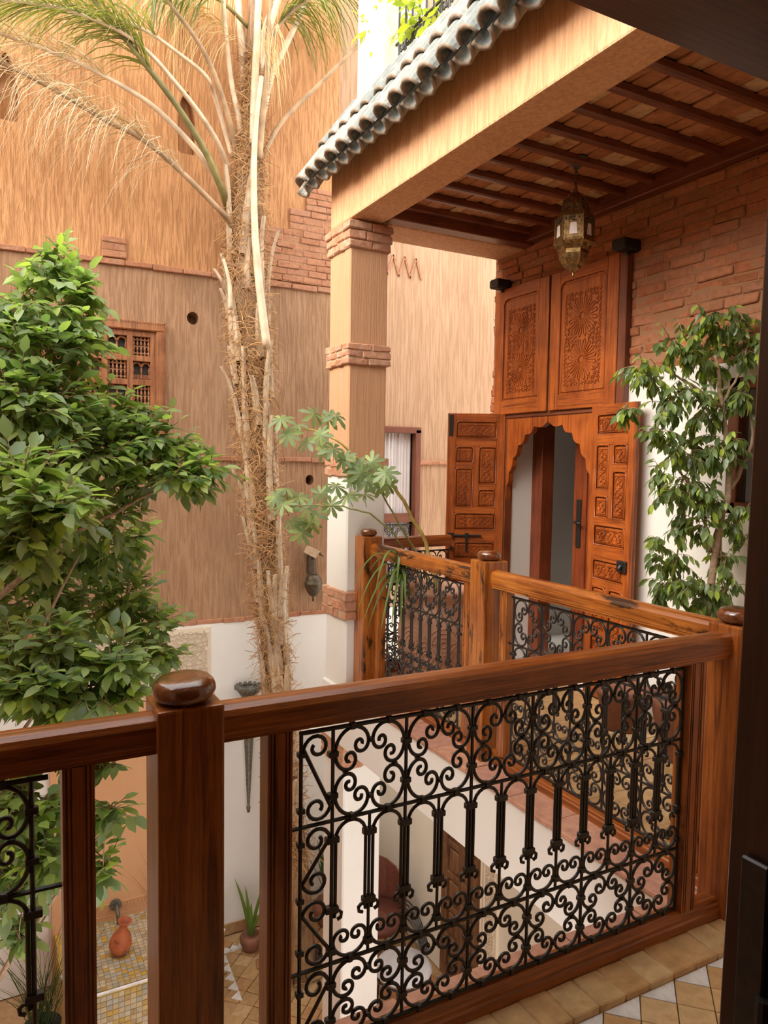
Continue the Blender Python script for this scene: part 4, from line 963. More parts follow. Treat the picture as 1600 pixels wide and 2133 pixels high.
# ================================================================== WINDOWS ON THE BACK WALL
t = thing('window_2', None, None, (.65, WB, 1.6), kind='structure'); t['label'] = 'carved lattice window with rope-carved frame half hidden by the tree'
xf0, xf1, zf0, zf1 = -.05, 1.345, 1.58, 2.605
for (a, b, c, d) in ((xf0, xf1, zf1 - .075, zf1), (xf0, xf1, zf0, zf0 + .075), (xf1 - .075, xf1, zf0 + .075, zf1 - .075), (xf0, xf0 + .075, zf0 + .075, zf1 - .075)):
    MB().box(a, b, WB - .035, WB + .06, c, d).build('window_frame', M['window_wood'], t, bevel=.008)
rope = MB()
for k in range(70): 
    z = zf0 + .01 + k * (zf1 - zf0 - .02)/69; rope.tube([(xf1 - .02, WB - .036, z - .008), (xf1 - .002, WB - .036, z + .008)], .0045, 4)
    x = xf0 + .01 + k*(xf1 - xf0 - .02)/69; rope.tube([(x - .008, WB - .036, zf1 - .018), (x + .008, WB - .036, zf1 - .002)], .0045, 4)
rope.build('rope_carving', M['window_wood'], t, kind='stuff')
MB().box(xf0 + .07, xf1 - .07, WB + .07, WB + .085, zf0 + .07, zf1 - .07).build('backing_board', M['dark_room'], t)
for x in (.20, .42, .64, .86, 1.06, 1.25): MB().box(x - .024, x + .024, WB + .0, WB + .05, zf0 + .07, zf1 - .07).build('mullion', M['window_wood'], t, bevel=.004)
for z in (1.67, 1.88, 2.10, 2.30, 2.505): MB().box(xf0 + .07, xf1 - .07, WB + .002, WB + .048, z - .024, z + .024).build('transom', M['window_wood'], t, bevel=.004)
cells = [(.44, .62), (.66, .84), (.88, 1.04), (1.08, 1.23)]; zr = [(1.90, 2.08), (2.12, 2.28), (2.32, 2.485)]
for i, (a, b) in enumerate(cells):
    for j, (c, d) in enumerate(zr):
        y = WB + .03; mb = MB(); m = (a + b)/2
        if (i + j) % 2 == 0:      # twin arches on baluster columns
            for cc in ((a + m)/2, (m + b)/2):
                rr = (b - a)*.22; mb.tube([(cc + rr*math.cos(q), y, d - rr - .012 + rr*math.sin(q)) for q in [PI*k/8 for k in range(9)]], .009, 5)
            for cc in (a + .008, m, b - .008): mb.lathe([(.006, c), (.013, c + .02), (.007, c + .05), (.012, c + .08), (.006, d - .05)], 6, (cc, y))
            mb.box(a, b, y + .012, y + .022, c, c + .05)
        else:                     # grid of turned beads
            for k in range(5):
                xx = a + (k + .5)*(b - a)/5; mb.lathe([(.005, c)] + [(.012 if q % 2 else .006, c + (d - c)*q/8) for q in range(1, 8)] + [(.005, d)], 5, (xx, y))
            for k in range(3): zz = c + (k + .5)*(d - c)/3; mb.tube([(a, y, zz), (b, y, zz)], .006, 4)
        mb.build('lattice_panel', M['window_wood'], t)
t = thing('window_3', None, None, (3.5, WB, .3), kind='structure'); t['label'] = 'tall window with white striped curtain right of the column'
MB().box(3.10, 3.90, WB - .02, WB + .06, 1.76, 1.825).build('window_frame', M['beam_x'], t, bevel=.006); MB().box(3.835, 3.90, WB - .02, WB + .06, .25, 1.80).build('window_frame', M['beam_z'], t, bevel=.006); MB().box(3.10, 3.16, WB - .02, WB + .06, .25, 1.80).build('window_frame', M['beam_z'], t, bevel=.006)
MB().box(3.16, 3.835, WB + .0, WB + .05, .86, .95).build('sill_rail', M['beam_x'], t, bevel=.004)
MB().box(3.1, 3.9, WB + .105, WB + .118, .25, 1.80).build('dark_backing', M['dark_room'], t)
o = thing('curtain', 'white striped curtain hanging in the tall window', 'curtain', (3.6, WB + .06, .5)); mb = MB(); n = 44
for k in range(n + 1):
    x = 3.30 + k*(3.835 - 3.30)/n; y = WB + .075 + .012*math.sin(k*1.9) + .006*math.sin(k*.7); mb.v += [(x, y, .30), (x, y, 1.765)]
for k in range(n): mb.f.append((2*k, 2*k+2, 2*k+3, 2*k+1))
mb.build('cloth', M['curtain'], o, smooth=True)
GB = dict(GA); 
gr = grille(t, (3.18, WB + .02, 0), 0, .64, 3, GA, False, .025, detail=0)

# ================================================================== WALL FITTINGS
t = thing('wall_lamp', 'bronze wall lamp with egg-shaped bowl under a folded metal hood', 'lamp', (2.70, WB - .1, .2), 'fittings on the far wall')
x, y = 2.695, WB - .09
MB().lathe([(.004, .135), (.012, .15), (.008, .18), (.035, .195), (.055, .225), (.078, .27), (.082, .30), (.086, .305), (.086, .312), (.080, .318), (.074, .35), (.055, .385), (.042, .395), (.001, .395)], 18, (x, y)).build('bowl', M['bronze'], t, smooth=True)
for a in (-.03, 0, .03): MB().tube([(x + a, y, .39), (x + a*.6, y + .01, .55)], .0035, 5).build('rod', M['bronze'], t)
MB().lathe([(.001, .535), (.022, .535), (.025, .55), (.012, .57), (.001, .575)], 10, (x, y)).build('cup', M['bronze'], t)
hood = MB(); A = Vector((x - .0, y - .10, .60)); 
hood.add([(x - .115, y - .03, .615), (x - .035, y - .13, .565), (x + .055, y - .03, .615), (x - .04, y + .06, .67), (x + .105, y - .02, .555), (x + .02, y + .08, .60)], [(0, 1, 2, 3), (3, 2, 4, 5)])
me = hood.mesh('hood'); bm = bmesh.new(); bm.from_mesh(me); bmesh.ops.solidify(bm, geom=bm.faces, thickness=.004); bm.to_mesh(me); bm.free(); link('hood', me, M['tan_metal'], t)
MB().box(x - .03, x + .03, y + .05, WB, .40, .58).build('back_plate', M['bronze'], t)
t = thing('torch_lamp', 'long tapering tin wall torch with scalloped pierced bowl on the white wall', 'lamp', (2.05, WB - .1, -1.77), 'fittings on the far wall')
x, y = 2.055, WB - .13
MB().lathe([(.001, -1.765), (.012, -1.765), (.020, -1.72), (.012, -1.70), (.05, -.95), (.06, -.72), (.07, -.69), (.035, -.68), (.001, -.68)], 12, (x, y)).build('cone', M['tin'], t, smooth=True)
bw = MB(); n = 32
prof = [(.045, -.69), (.07, -.675), (.098, -.63), (.112, -.595)]
bw.lathe(prof, n, (x, y)); bw.f.pop(); bw.build('bowl', M['tin'], t, smooth=True)
for k in range(16):
    a = 2*PI*k/16; MB().tube([(x + .114*math.cos(a), y + .114*math.sin(a), -.602), (x + .120*math.cos(a), y + .120*math.sin(a), -.575)], [.02, .012], 8).build('scallop', M['tin'], t)
MB().box(x - .012, x + .012, y + .04, WB, -1.0, -.96).build('bracket', M['tin'], t)

# carved stucco panel on the white wall and fountain below
t = thing('stucco_panel', 'carved cream stucco panel on the wall behind the tree', 'relief', (1.35, WB - .02, -.9))
MB().box(.55, 1.735, WB - .035, WB, -.62, -.03).build('ground', M['stucco'], t)
seg = lattice(.58, 1.71, -.60, -.05, .04, 8); me = strokes_mesh(seg, .011, .012)
for v in me.vertices: v.co = Vector((v.co.y, v.co.x, v.co.z))
me.flip_normals(); link('carving', me, M['stucco'], t, (0, WB - .034, 0), kind='stuff')
t = thing('fountain', 'mosaic-tiled wall fountain basin against an ochre plaster back', 'fountain', (.8, 5.95, ZG))
YB = WB - .05
MB().box(.40, 1.72, YB - .03, WB, ZG, -.62).build('back_panel', M['fountain_plaster'], t)
ZF = -2.47; y0 = 5.52
poly = [(.42, YB), (.42, 5.85), (.62, y0), (1.45, y0), (1.68, 5.85), (1.68, YB)]
MB().prism([(a, b) for a, b in poly], 'z', ZG, ZF - .012).build('basin', M['mosaic_s'], t, fixn=True)
rm = random.Random(71); S = .042; k = 0; me_t = MB().box(-S/2 + .002, S/2 - .002, -S/2 + .002, S/2 - .002, -.006, 0).mesh('mosaic_tile')
ff = MB().box(-S/2 + .002, S/2 - .002, -.006, 0, -S/2 + .002, S/2 - .002).mesh('mosaic_tile'); fieldmb = MB()
for i in range(30):
    for j in range(22):
        x = .44 + S*i; y = y0 + .05 + S*j
        if y > YB - .02: continue
        lo = .44 if y > 5.85 else .44 + (5.85 - y)*.2/.33
        hi = 1.66 if y > 5.85 else 1.66 - (5.85 - y)*.23/.33
        if not (lo + .02 < x < hi - .02): continue
        if .5 < x < 1.2 and k < 230: link('mosaic_tile', me_t, M['mosaic'], t, (x, y, ZF - .006)); k += 1
        else: fieldmb.box(x - S/2 + .002, x + S/2 - .002, y - S/2 + .002, y + S/2 - .002, ZF - .012, ZF - .006)
for i in range(20):
    for j in range(10):
        x = .64 + S*i; z = ZF - .045 - S*j
        if x < 1.05 and j < 4 and k < 298: link('mosaic_tile', ff, M['mosaic'], t, (x, y0, z)); k += 1
        else: fieldmb.box(x - S/2 + .002, x + S/2 - .002, y0 - .006, y0, z - S/2 + .002, z + S/2 - .002)
fieldmb.build('mosaic_field', M['mosaic_s'], t, kind='stuff')
rim = MB(); pr = poly[1:5]
for a, b in zip(pr[:-1], pr[1:]): rim.tube([(a[0], a[1], ZF - .004), (b[0], b[1], ZF - .004)], .012, 6)
rim.build('white_rim', M['white_tile'], t)
fr = strokes_mesh([(Vector((.5 + .03*k, ZF + .05)), Vector((.515 + .03*k, ZF + .12))) for k in range(38)] + [(Vector((.515 + .03*k, ZF + .12)), Vector((.53 + .03*k, ZF + .05))) for k in range(38)] + [(Vector((.48, ZF + .035)), Vector((1.66, ZF + .035))), (Vector((.48, ZF + .135)), Vector((1.66, ZF + .135)))], .008, .008)
for v in fr.vertices: v.co = Vector((v.co.y, v.co.x, v.co.z))
fr.flip_normals(); link('carved_frieze', fr, M['fountain_plaster'], t, (0, YB - .029, 0), kind='stuff')
sp = atY(241, 1885, YB - .04)
MB().tube([(sp.x, YB - .045, sp.z), (sp.x, YB - .03, sp.z)], .05, 14).build('spout_rose', M['tin'], t)
MB().tube([(sp.x, YB - .03, sp.z), (sp.x, YB - .12, sp.z + .01), (sp.x, YB - .17, sp.z - .02), (sp.x, YB - .18, sp.z - .09)], [.018, .018, .017, .013], 8).build('spout', M['tin'], t, smooth=True)
vp = atZ(247, 1985, ZF)
v = thing('clay_vase', 'speckled red clay vase tilted on the fountain basin', 'vase', (vp.x, vp.y, ZF))
me = MB().lathe([(.001, 0), (.05, 0), (.082, .05), (.088, .09), (.07, .15), (.035, .20), (.03, .235), (.052, .27), (.056, .275), (.046, .275), (.024, .235), (.001, .23)], 18).mesh('body', True)
link('body', me, M['vase'], v, (vp.x, vp.y, ZF + .004), (.12, .16, 0))

# ================================================================== GROUND FLOOR UNDER THE GALLERY
t = thing('plank_door', 'dark panelled wooden door on the ground floor below the gallery', 'door', (WX + .05, 4.9, ZG))
MB().box(WX + .03, WX + .08, 4.60, 5.18, ZG, -1.02).build('board', M['brown_door'], t)
for (a, b) in ((4.60, 4.68), (5.10, 5.18), (4.86, 4.92)): MB().box(WX + .0, WX + .05, a, b, ZG, -1.02).build('stile', M['brown_door'], t, bevel=.004)
for k in range(7):
    z = ZG + .05 + k*.28; MB().box(WX + .002, WX + .05, 4.66, 5.12, z, z + .05).build('rail', M['brown_door'], t, bevel=.004)
    for (a, b) in ((4.69, 4.85), (4.93, 5.09)):
        if z + .25 < -1.05: MB().box(WX + .008, WX + .04, a + .015, b - .015, z + .075, z + .255).build('panel', M['brown_door'], t, bevel=.012)
t = thing('stucco_jamb', 'carved stucco strip beside the ground floor door', 'relief', (WX, 4.45, ZG))
MB().box(WX - .025, WX, 4.36, 4.58, ZG, -.45).build('ground', M['stucco'], t)
link('carving', strokes_mesh(lattice(4.38, 4.50, ZG + .1, -.5, .03, 9), .009, .01), M['stucco'], t, (WX - .024, 0, 0), kind='stuff')
for y in (4.515, 4.555): MB().tube([(WX - .026, y, ZG), (WX - .026, y, -.45)], .012, 6).build('moulding', M['stucco'], t)
for k, z in enumerate((-1.18, -1.26)): pass
t = thing('trim_9', None, None, (3.1, WB - .02, -1.1), kind='structure'); t['label'] = 'white moulding on the lower wall under the gallery'
for z in (-1.02, -1.13): MB().tube([(2.7, WB - .02, z), (WX, WB - .02, z)], .016, 6).build('moulding', M['white'], t)
# brown round-backed armchair, dark curved metal chair, white cushion
c = atZ(822, 1990, ZG + .0); c = Vector((2.98, 5.55, ZG))
t = thing('armchair', 'red-brown round-backed chair on the court floor under the gallery', 'chair', c, 'seats under the gallery')
bk = [(c.x - .02 + .26*math.cos(a), c.y + .02 + .26*math.sin(a)) for a in [math.radians(q) for q in range(-20, 201, 20)]]
mb = MB()
for i, (x, y) in enumerate(bk):
    h = .62 + .20*math.sin(math.radians(i*18)); mb.v += [(x, y, c.z + .36), (x, y, c.z + h), (c.x + (x - c.x)*1.12, c.y + (y - c.y)*1.12, c.z + h - .01), (c.x + (x - c.x)*1.12, c.y + (y - c.y)*1.12, c.z + .36)]
for i in range(len(bk) - 1):
    a = 4*i; b = a + 4
    for q in range(4): mb.f.append((a + q, a + (q+1) % 4, b + (q+1) % 4, b + q))
mb.f += [(0, 1, 2, 3), (4*(len(bk)-1) + 3, 4*(len(bk)-1) + 2, 4*(len(bk)-1) + 1, 4*(len(bk)-1))]
mb.build('backrest', M['red_brown'], t, fixn=True)
MB().lathe([(.001, c.z + .34), (.24, c.z + .34), (.25, c.z + .38), (.23, c.z + .43), (.001, c.z + .44)], 16, (c.x, c.y)).build('seat', M['red_brown'], t, smooth=True)
for sx, sy in ((-1, -1), (1, -1), (1, 1), (-1, 1)): MB().tube([(c.x + .16*sx, c.y + .16*sy, c.z + .36), (c.x + .19*sx, c.y + .19*sy, c.z)], [.02, .013], 6).build('leg', M['beam_z'], t)
c = Vector((2.82, 4.78, ZG))
t = thing('metal_chair', 'metal garden chair with curved dark bars and a white cushion under the gallery', 'chair', c, 'seats under the gallery')
for k in range(5):
    r_ = .20 + .035*k; MB().tube([(c.x + .18, c.y + .26 - r_*math.cos(a), c.z + .42 + r_*1.1*math.sin(a)) for a in [math.radians(q) for q in range(20, 140, 12)]], .008, 5).build('back_bar', M['iron'], t)
MB().lathe([(.001, c.z + .43), (.20, c.z + .43), (.23, c.z + .46), (.20, c.z + .50), (.001, c.z + .51)], 18, (c.x - .02, c.y)).build('cushion', M['cloth_white'], t, smooth=True)
MB().tube([(c.x - .02 + .22*math.cos(a), c.y + .22*math.sin(a), c.z + .425) for a in [2*PI*q/16 for q in range(16)]], .009, 5, closed=True).build('seat_ring', M['iron'], t)
for a in (.78, 2.36, 3.93, 5.5): MB().tube([(c.x + .2*math.cos(a), c.y + .2*math.sin(a), c.z + .43), (c.x + .24*math.cos(a), c.y + .24*math.sin(a), c.z)], .009, 5).build('leg', M['iron'], t)

# ================================================================== TERRACE RAILING AND DARK DOOR EDGE
t = thing('terrace_railing', 'iron terrace railing above the roof tiles with yellow-green leaves growing through it', 'railing', (2.40, 3.5, 3.99))
for k in range(26):
    y = 4.36 - .085*k; MB().tube([(2.40, y, 3.99), (2.40, y, 4.85)], .008, 5).build('upright_bar', M['iron'], t)
for z in (4.02, 4.18, 4.82): MB().tube([(2.40, 4.40, z), (2.40, 2.2, z)], .009, 5).build('rail_bar', M['iron'], t)
sc = tube2d(fit(scroll_path(), PI, .075, .11), .006, 5).mesh('scroll', True)
for k in range(25): link('scroll', sc, M['iron'], t, (2.40, 4.318 - .085*k, 4.10), (0, 0, PI/2))
MB().box(2.36, 2.44, 2.2, 4.40, 4.85, 4.92).build('hand_rail', M['beam_y'], t, bevel=.01)
# the near door leaf whose edge closes the picture on the right
dl = thing('dark_door_edge', 'dark varnished door edge with iron lock closing the picture on the right', 'door', (.9, .6, 0))
sk = lambda z: .017*(z - .75)
st_ = MB(); zz0, zz1 = -.03, 1.925
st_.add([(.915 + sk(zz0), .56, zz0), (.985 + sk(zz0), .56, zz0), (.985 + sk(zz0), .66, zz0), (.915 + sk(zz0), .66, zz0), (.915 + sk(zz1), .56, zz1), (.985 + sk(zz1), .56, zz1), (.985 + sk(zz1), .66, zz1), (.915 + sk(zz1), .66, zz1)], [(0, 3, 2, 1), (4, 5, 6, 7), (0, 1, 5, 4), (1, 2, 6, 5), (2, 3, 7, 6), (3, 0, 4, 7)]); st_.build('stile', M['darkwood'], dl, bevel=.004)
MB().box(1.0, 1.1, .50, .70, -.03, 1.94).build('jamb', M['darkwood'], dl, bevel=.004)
MB().box(.906, .9155, .590, .632, .36, .92).build('lock_plate', M['iron'], dl, bevel=.003)
MB().tube([(.905, .588, .60), (.905, .588, .74)], .010, 10).build('hinge_pin', M['iron'], dl)
# ================================================================== PLANTS
LEAF_V = [(0, 0, 0), (.30, .23, .045), (.30, 0, 0), (.30, -.23, .045), (.66, .21, .03), (.66, 0, -.025), (.66, -.21, .03), (1.0, 0, -.10)]
LEAF_F = [(0, 2, 1), (0, 3, 2), (1, 2, 5, 4), (2, 3, 6, 5), (4, 5, 7), (5, 6, 7)]
def leaf_mesh(name='leaf', wide=1.0, v=None):
    mb = MB(); mb.add([(a, b*wide, c) for a, b, c in (v or LEAF_V)], LEAF_F); return mb.mesh(name, True)
def frame(d, up):
    d = d.normalized(); n = up - d * up.dot(d)
    if n.length < 1e-4: n = d.orthogonal()
    n.normalize(); s = n.cross(d)
    return Matrix((d, s, n)).transposed()      # columns: along, side, normal
def rnd_unit(r):
    while True:
        v = Vector((r.uniform(-1, 1), r.uniform(-1, 1), r.uniform(-1, 1)))
        if .05 < v.length < 1: return v.normalized()
class Foliage:
    def __init__(s, seed): s.r = random.Random(seed); s.leaves = []; s.twigs = []
    def twig(s, p, d, length, n, size, droop=.35, leaf_droop=.5):
        r = s.r; pts = [p.copy()]; q = p.copy(); dd = d.normalized()
        for i in range(4):
            dd = (dd + Vector((0, 0, -droop * .25)) + rnd_unit(r) * .12).normalized(); q = q + dd * length/4; pts.append(q.copy())
        s.twigs.append(pts)
        for i in range(n):
            f = (i + .6) / n * 4; k = min(3, int(f)); b = pts[k].lerp(pts[k+1], f - k)
            t = (pts[k+1] - pts[k]).normalized(); side = t.cross(Vector((0, 0, 1)))
            if side.length < .1: side = rnd_unit(r)
            side.normalize(); sg = 1 if i % 2 else -1
            ld = (t * .75 + side * sg * r.uniform(.5, 1.0) + Vector((0, 0, -leaf_droop * r.uniform(.3, 1.4))) + rnd_unit(r) * .25)
            if i == n - 1: ld = t + Vector((0, 0, -leaf_droop*.6)) + rnd_unit(r)*.2
            nrm = Vector((0, 0, 1)) + rnd_unit(r) * .55
            s.leaves.append((b, frame(ld, nrm), size * r.uniform(.72, 1.15)))
    def blob(s, c, rad, n, size, length, nl, droop=.35, leaf_droop=.5, up=.25):
        r = s.r
        for _ in range(n):
            v = rnd_unit(r); f = r.uniform(.35, 1.0) ** .6
            off = Vector((v.x*rad[0], v.y*rad[1], v.z*rad[2])) * f
            d = (v + Vector((0, 0, up)) + rnd_unit(r) * .5)
            s.twig(c + off - d.normalized() * length * .6, d, length * r.uniform(.7, 1.2), nl + r.choice((-1, 0, 0, 1)), size, droop, leaf_droop)
    def build(s, parent, matl, mats, lname='leaf', wide=1.0, twigmat=None, nobj=300, tr=.0022, shape=None, keep=None):
        me = leaf_mesh(lname, wide, shape); base = shape or LEAF_V
        s.leaves = [l for l in s.leaves if keep is None or keep(l[0])]; s.twigs = [q for q in s.twigs if keep is None or all(keep(w) for w in q)]
        vis = []
        for i, (p, m, z) in enumerate(s.leaves):
            d = (p - CAM).dot(FWD); x = 800 + F_PX * (p - CAM).dot(RIGHT)/d; y = 1066.5 - F_PX * (p - CAM).dot(UP)/d
            vis.append((d / z if (-20 < x < 1600 and -20 < y < 2140) else 1e6 + d, i))
        vis.sort(); top = set(i for _, i in vis[:nobj])
        mb = MB()
        for i, (p, m, z) in enumerate(s.leaves):
            if i in top:
                link(lname, me, matl, parent, p, m.to_quaternion(), z)
            else:
                mb.add([tuple(p + m @ Vector((a*z, b*z*wide, c*z))) for a, b, c in base], LEAF_F)
        if mb.v: mb.build('foliage', mats, parent, smooth=True, kind='stuff')
        tb = MB()
        for pts in s.twigs: tb.tube(pts, [tr*1.3, tr*1.1, tr, tr*.8, tr*.5], 4, cap=False)
        if tb.v: tb.build('twigs', twigmat, parent, kind='stuff')
def branch(parent, pts, r0, r1, mat, name='branch'):
    n = len(pts); P = []
    for i in range(n - 1):
        for k in range(4): P.append(pts[i].lerp(pts[i+1], k/4) + rnd_unit(random) * min(r0, .012) * .6 * (1 if i or k else 0))
    P.append(pts[-1]); m = len(P)
    return MB().tube(P, [r0 + (r1 - r0)*i/(m-1) for i in range(m)], 8).build(name, mat, parent, smooth=True)

# ---- big fig tree in the court, left
fig = thing('fig_tree', 'large glossy-leaved green fig tree filling the left of the court', 'tree', (-.30, 3.9, ZG))
F = Foliage(101)
B = [(100, 520, 26, 30, 3.6), (95, 565, 62, 45, 3.5), (70, 640, 120, 60, 3.4), (165, 600, 50, 40, 3.5), (60, 730, 125, 60, 3.3), (160, 700, 70, 35, 3.4), (60, 830, 120, 80, 3.2), (215, 850, 110, 48, 3.6),
     (320, 915, 95, 45, 3.7), (420, 975, 55, 32, 3.7), (350, 985, 90, 50, 3.6), (130, 930, 140, 80, 3.4), (240, 960, 100, 60, 3.6), (60, 1040, 100, 75, 3.0), (170, 1070, 130, 75, 3.7), (90, 1150, 110, 80, 3.9),
     (230, 1130, 90, 60, 4.0), (60, 1250, 90, 90, 4.0), (260, 1230, 60, 60, 4.1), (310, 1310, 62, 60, 4.1), (190, 1260, 90, 70, 4.2), (340, 1360, 38, 40, 4.0),
     (120, 1345, 85, 55, 3.0), (230, 1390, 75, 60, 3.0), (70, 1430, 95, 60, 2.9), (190, 1450, 110, 45, 2.95), (40, 1350, 60, 50, 3.1),
     (50, 985, 70, 50, 2.5), (100, 1060, 75, 50, 2.45), (50, 1130, 65, 50, 2.45), (60, 1680, 85, 70, 3.0), (90, 1780, 60, 50, 3.0), (225, 1690, 26, 48, 3.1), (215, 1800, 22, 45, 3.1), (35, 1830, 60, 60, 3.1), (30, 1940, 40, 40, 3.2), (150, 1560, 60, 40, 3.3), (215, 1590, 30, 30, 3.3)]
B += [(-110, 700, 120, 110, 3.5), (-120, 900, 140, 120, 3.4), (-130, 1120, 130, 110, 3.6), (-110, 1350, 120, 100, 3.4), (-300, 850, 140, 130, 3.6), (-300, 1150, 130, 120, 3.7)]
for (cx, cy, rx, ry, D) in B:
    c = atD(cx, cy, D); k = D / F_PX
    F.blob(c, (rx*k, max(rx, ry)*k*.8, ry*k), max(4, int(rx*ry/(105 if cx > -50 else 220))), .086, .15, 7, .3, .45)
F.build(fig, M['fig_leaf'], M['fig_leaf_s'], twigmat=M['fig_bark'], tr=.0028)
tb = Vector((-.30, 3.9, ZG)); tp = [tb, Vector((-.28, 3.87, -1.6)), Vector((-.30, 3.8, -.6)), Vector((-.22, 3.75, .6))]
branch(fig, tp, .075, .05, M['fig_bark'], 'trunk')
for (cx, cy, D, st) in ((330, 940, 3.7, 3), (100, 600, 3.5, 3), (210, 1060, 3.7, 2), (150, 1380, 3.05, 2), (60, 820, 3.3, 3), (300, 1290, 4.1, 2), (60, 1720, 3.05, 1), (220, 1720, 3.1, 1), (420, 975, 3.7, 3)):
    e = atD(cx, cy, D); s_ = tp[st]; m1 = s_.lerp(e, .5) + Vector((0, 0, .10)); branch(fig, [s_, m1, e], .018, .004, M['fig_bark'])

# ---- weeping fig in a pot on the gallery, right
wb = Vector((3.07, 2.46, 0))
weep = thing('weeping_fig', 'potted weeping fig with drooping dark leaves beside the gallery window', 'potted tree', wb)
F = Foliage(202)
B = [(1500, 665, 75, 38, 0), (1420, 720, 60, 40, 0), (1345, 775, 50, 35, 0), (1310, 850, 28, 22, .05), (1560, 720, 32, 55, 0), (1490, 745, 70, 45, .1), (1545, 820, 35, 45, 0), (1400, 830, 55, 45, 0), (1470, 850, 55, 45, 0), (1380, 900, 40, 30, -.1),
     (1430, 940, 75, 45, 0), (1500, 930, 50, 45, 0), (1375, 985, 28, 22, -.1), (1420, 1015, 65, 40, 0), (1480, 1030, 50, 38, 0), (1450, 1090, 60, 36, 0), (1535, 1090, 26, 22, 0), (1370, 1120, 22, 20, -.1), (1540, 1120, 22, 16, 0),
     (1400, 1165, 50, 30, 0), (1430, 1210, 70, 34, 0), (1510, 1170, 36, 36, 0), (1500, 1225, 50, 34, 0), (1395, 1235, 45, 28, 0), (1470, 1255, 55, 26, 0), (1545, 1060, 20, 30, 0)]
for (cx, cy, rx, ry, dd) in B:
    D = 3.62 + dd; c = atD(cx, cy, D); k = D / F_PX
    F.blob(c, (rx*k, max(rx, ry)*k*.8, ry*k), max(3, int(rx*ry/92)), .060, .10, 7, .9, 1.5, .1)
F.build(weep, M['weep_leaf'], M['weep_leaf_s'], wide=.86, twigmat=M['bark'], tr=.0018, keep=lambda p: p.x < 3.33)
P = lambda px, py, D=3.62: atD(px, py, D)
branch(weep, [Vector((wb.x, wb.y, .28)), P(1478, 1290), P(1484, 1180), P(1500, 1090), P(1520, 1020), P(1516, 940), P(1505, 840), P(1490, 740)], .022, .009, M['bark'], 'trunk')
branch(weep, [P(1522, 1018), P(1550, 965), P(1568, 925), P(1560, 840)], .012, .005, M['bark']); branch(weep, [P(1478, 1150), P(1468, 1080), P(1440, 1020), P(1400, 950)], .010, .005, M['bark'])
branch(weep, [P(1505, 840), P(1540, 780), P(1565, 700)], .008, .004, M['bark']); branch(weep, [P(1505, 850), P(1440, 800), P(1380, 770)], .008, .004, M['bark']); branch(weep, [P(1500, 1190), P(1500, 1110), P(1495, 1080)], .008, .005, M['bark'])
MB().lathe([(.001, 0), (.12, 0), (.13, .01), (.175, .24), (.19, .27), (.195, .31), (.18, .315), (.165, .29), (.001, .28)], 24, (wb.x, wb.y)).build('pot', M['pot_brown'], weep, smooth=True)
MB().lathe([(.001, .281), (.163, .281), (.163, .287), (.001, .295)], 16, (wb.x, wb.y)).build('soil', M['soil'], weep)
o = thing('plant_pot', 'low brown clay pot on the gallery floor seen through two railings', 'pot', (3.10, 2.92, -.004))
MB().lathe([(.001, 0), (.10, 0), (.14, .18), (.155, .2), (.155, .23), (.14, .23), (.13, .2), (.001, .19)], 20, (3.10, 2.92)).build('body', M['pot_brown'], o, smooth=True)

# ---- clay urn with umbrella plant and strap-leaved plant
ub = Vector((2.45, 3.86, -.004))
urn = thing('clay_urn', 'tall terracotta urn with swirl relief behind the railing', 'urn', ub)
prof = [(.001, 0), (.15, 0), (.16, .02), (.19, .12), (.225, .28), (.235, .40), (.225, .50), (.20, .58), (.19, .62), (.205, .645), (.235, .66), (.24, .68), (.225, .70), (.19, .70), (.175, .66), (.17, .60), (.001, .58)]
MB().lathe([(r, z) for r, z in prof], 32, (ub.x, ub.y)).build('body', M['terracotta'], urn, smooth=True)
MB().lathe([(.001, .60), (.17, .60), (.17, .605), (.001, .612)], 18, (ub.x, ub.y)).build('soil', M['soil'], urn)
def urn_r(z):
    for (r0, z0), (r1, z1) in zip(prof[:-1], prof[1:]):
        if z0 <= z <= z1 and z1 > z0: return r0 + (r1 - r0)*(z - z0)/(z1 - z0)
    return .2
for k in range(7):
    a0 = math.radians(175 + 25*k); zc_ = .30 + (.08 if k % 2 else 0)
    for R in (.095, .068, .042, .02):
        pts = []
        for q in range(17):
            t_ = 2*PI*q/17; z = zc_ + R*math.sin(t_); a = a0 + R*math.cos(t_)/.225; rr = urn_r(z) + .001; pts.append((ub.x + rr*math.cos(a), ub.y + rr*math.sin(a), z))
        MB().tube(pts, .004, 4, closed=True).build('swirl_relief', M['terracotta'], urn, smooth=True)
um = thing('umbrella_plant', 'leggy umbrella plant leaning over the railing from the urn', 'plant', (ub.x, ub.y, .6))
Q = lambda px, py, D=4.55: atD(px, py, D)
def stem(pts, r0, r1, mat): return branch(um, pts, r0, r1, mat, 'stem')
root = Vector((ub.x, ub.y, .59))
stem([root, Q(905, 1190), Q(878, 1110, 4.5), Q(840, 1045, 4.45), Q(800, 978, 4.4)], .013, .010, M['stem_yellow'])
stem([root + Vector((-.03, 0, 0)), Q(885, 1180), Q(830, 1090, 4.45), Q(785, 1010, 4.4)], .007, .005, M['stem_green'])
stem([root + Vector((-.05, 0, 0)), Q(862, 1178), Q(820, 1110, 4.4), Q(770, 1070, 4.3), Q(715, 1055, 4.25), Q(640, 1052, 4.25), Q(600, 1056, 4.25)], .006, .004, M['stem_green'])
stem([Q(800, 978, 4.4), Q(745, 955, 4.35), Q(700, 915, 4.3), Q(655, 898, 4.3), Q(610, 890, 4.3)], .008, .004, M['stem_yellow'])
UL = [(0, 0, 0), (.35, .12, .02), (.35, 0, 0), (.35, -.12, .02), (.75, .155, .0), (.75, 0, -.03), (.75, -.155, .0), (1.0, 0, -.09)]
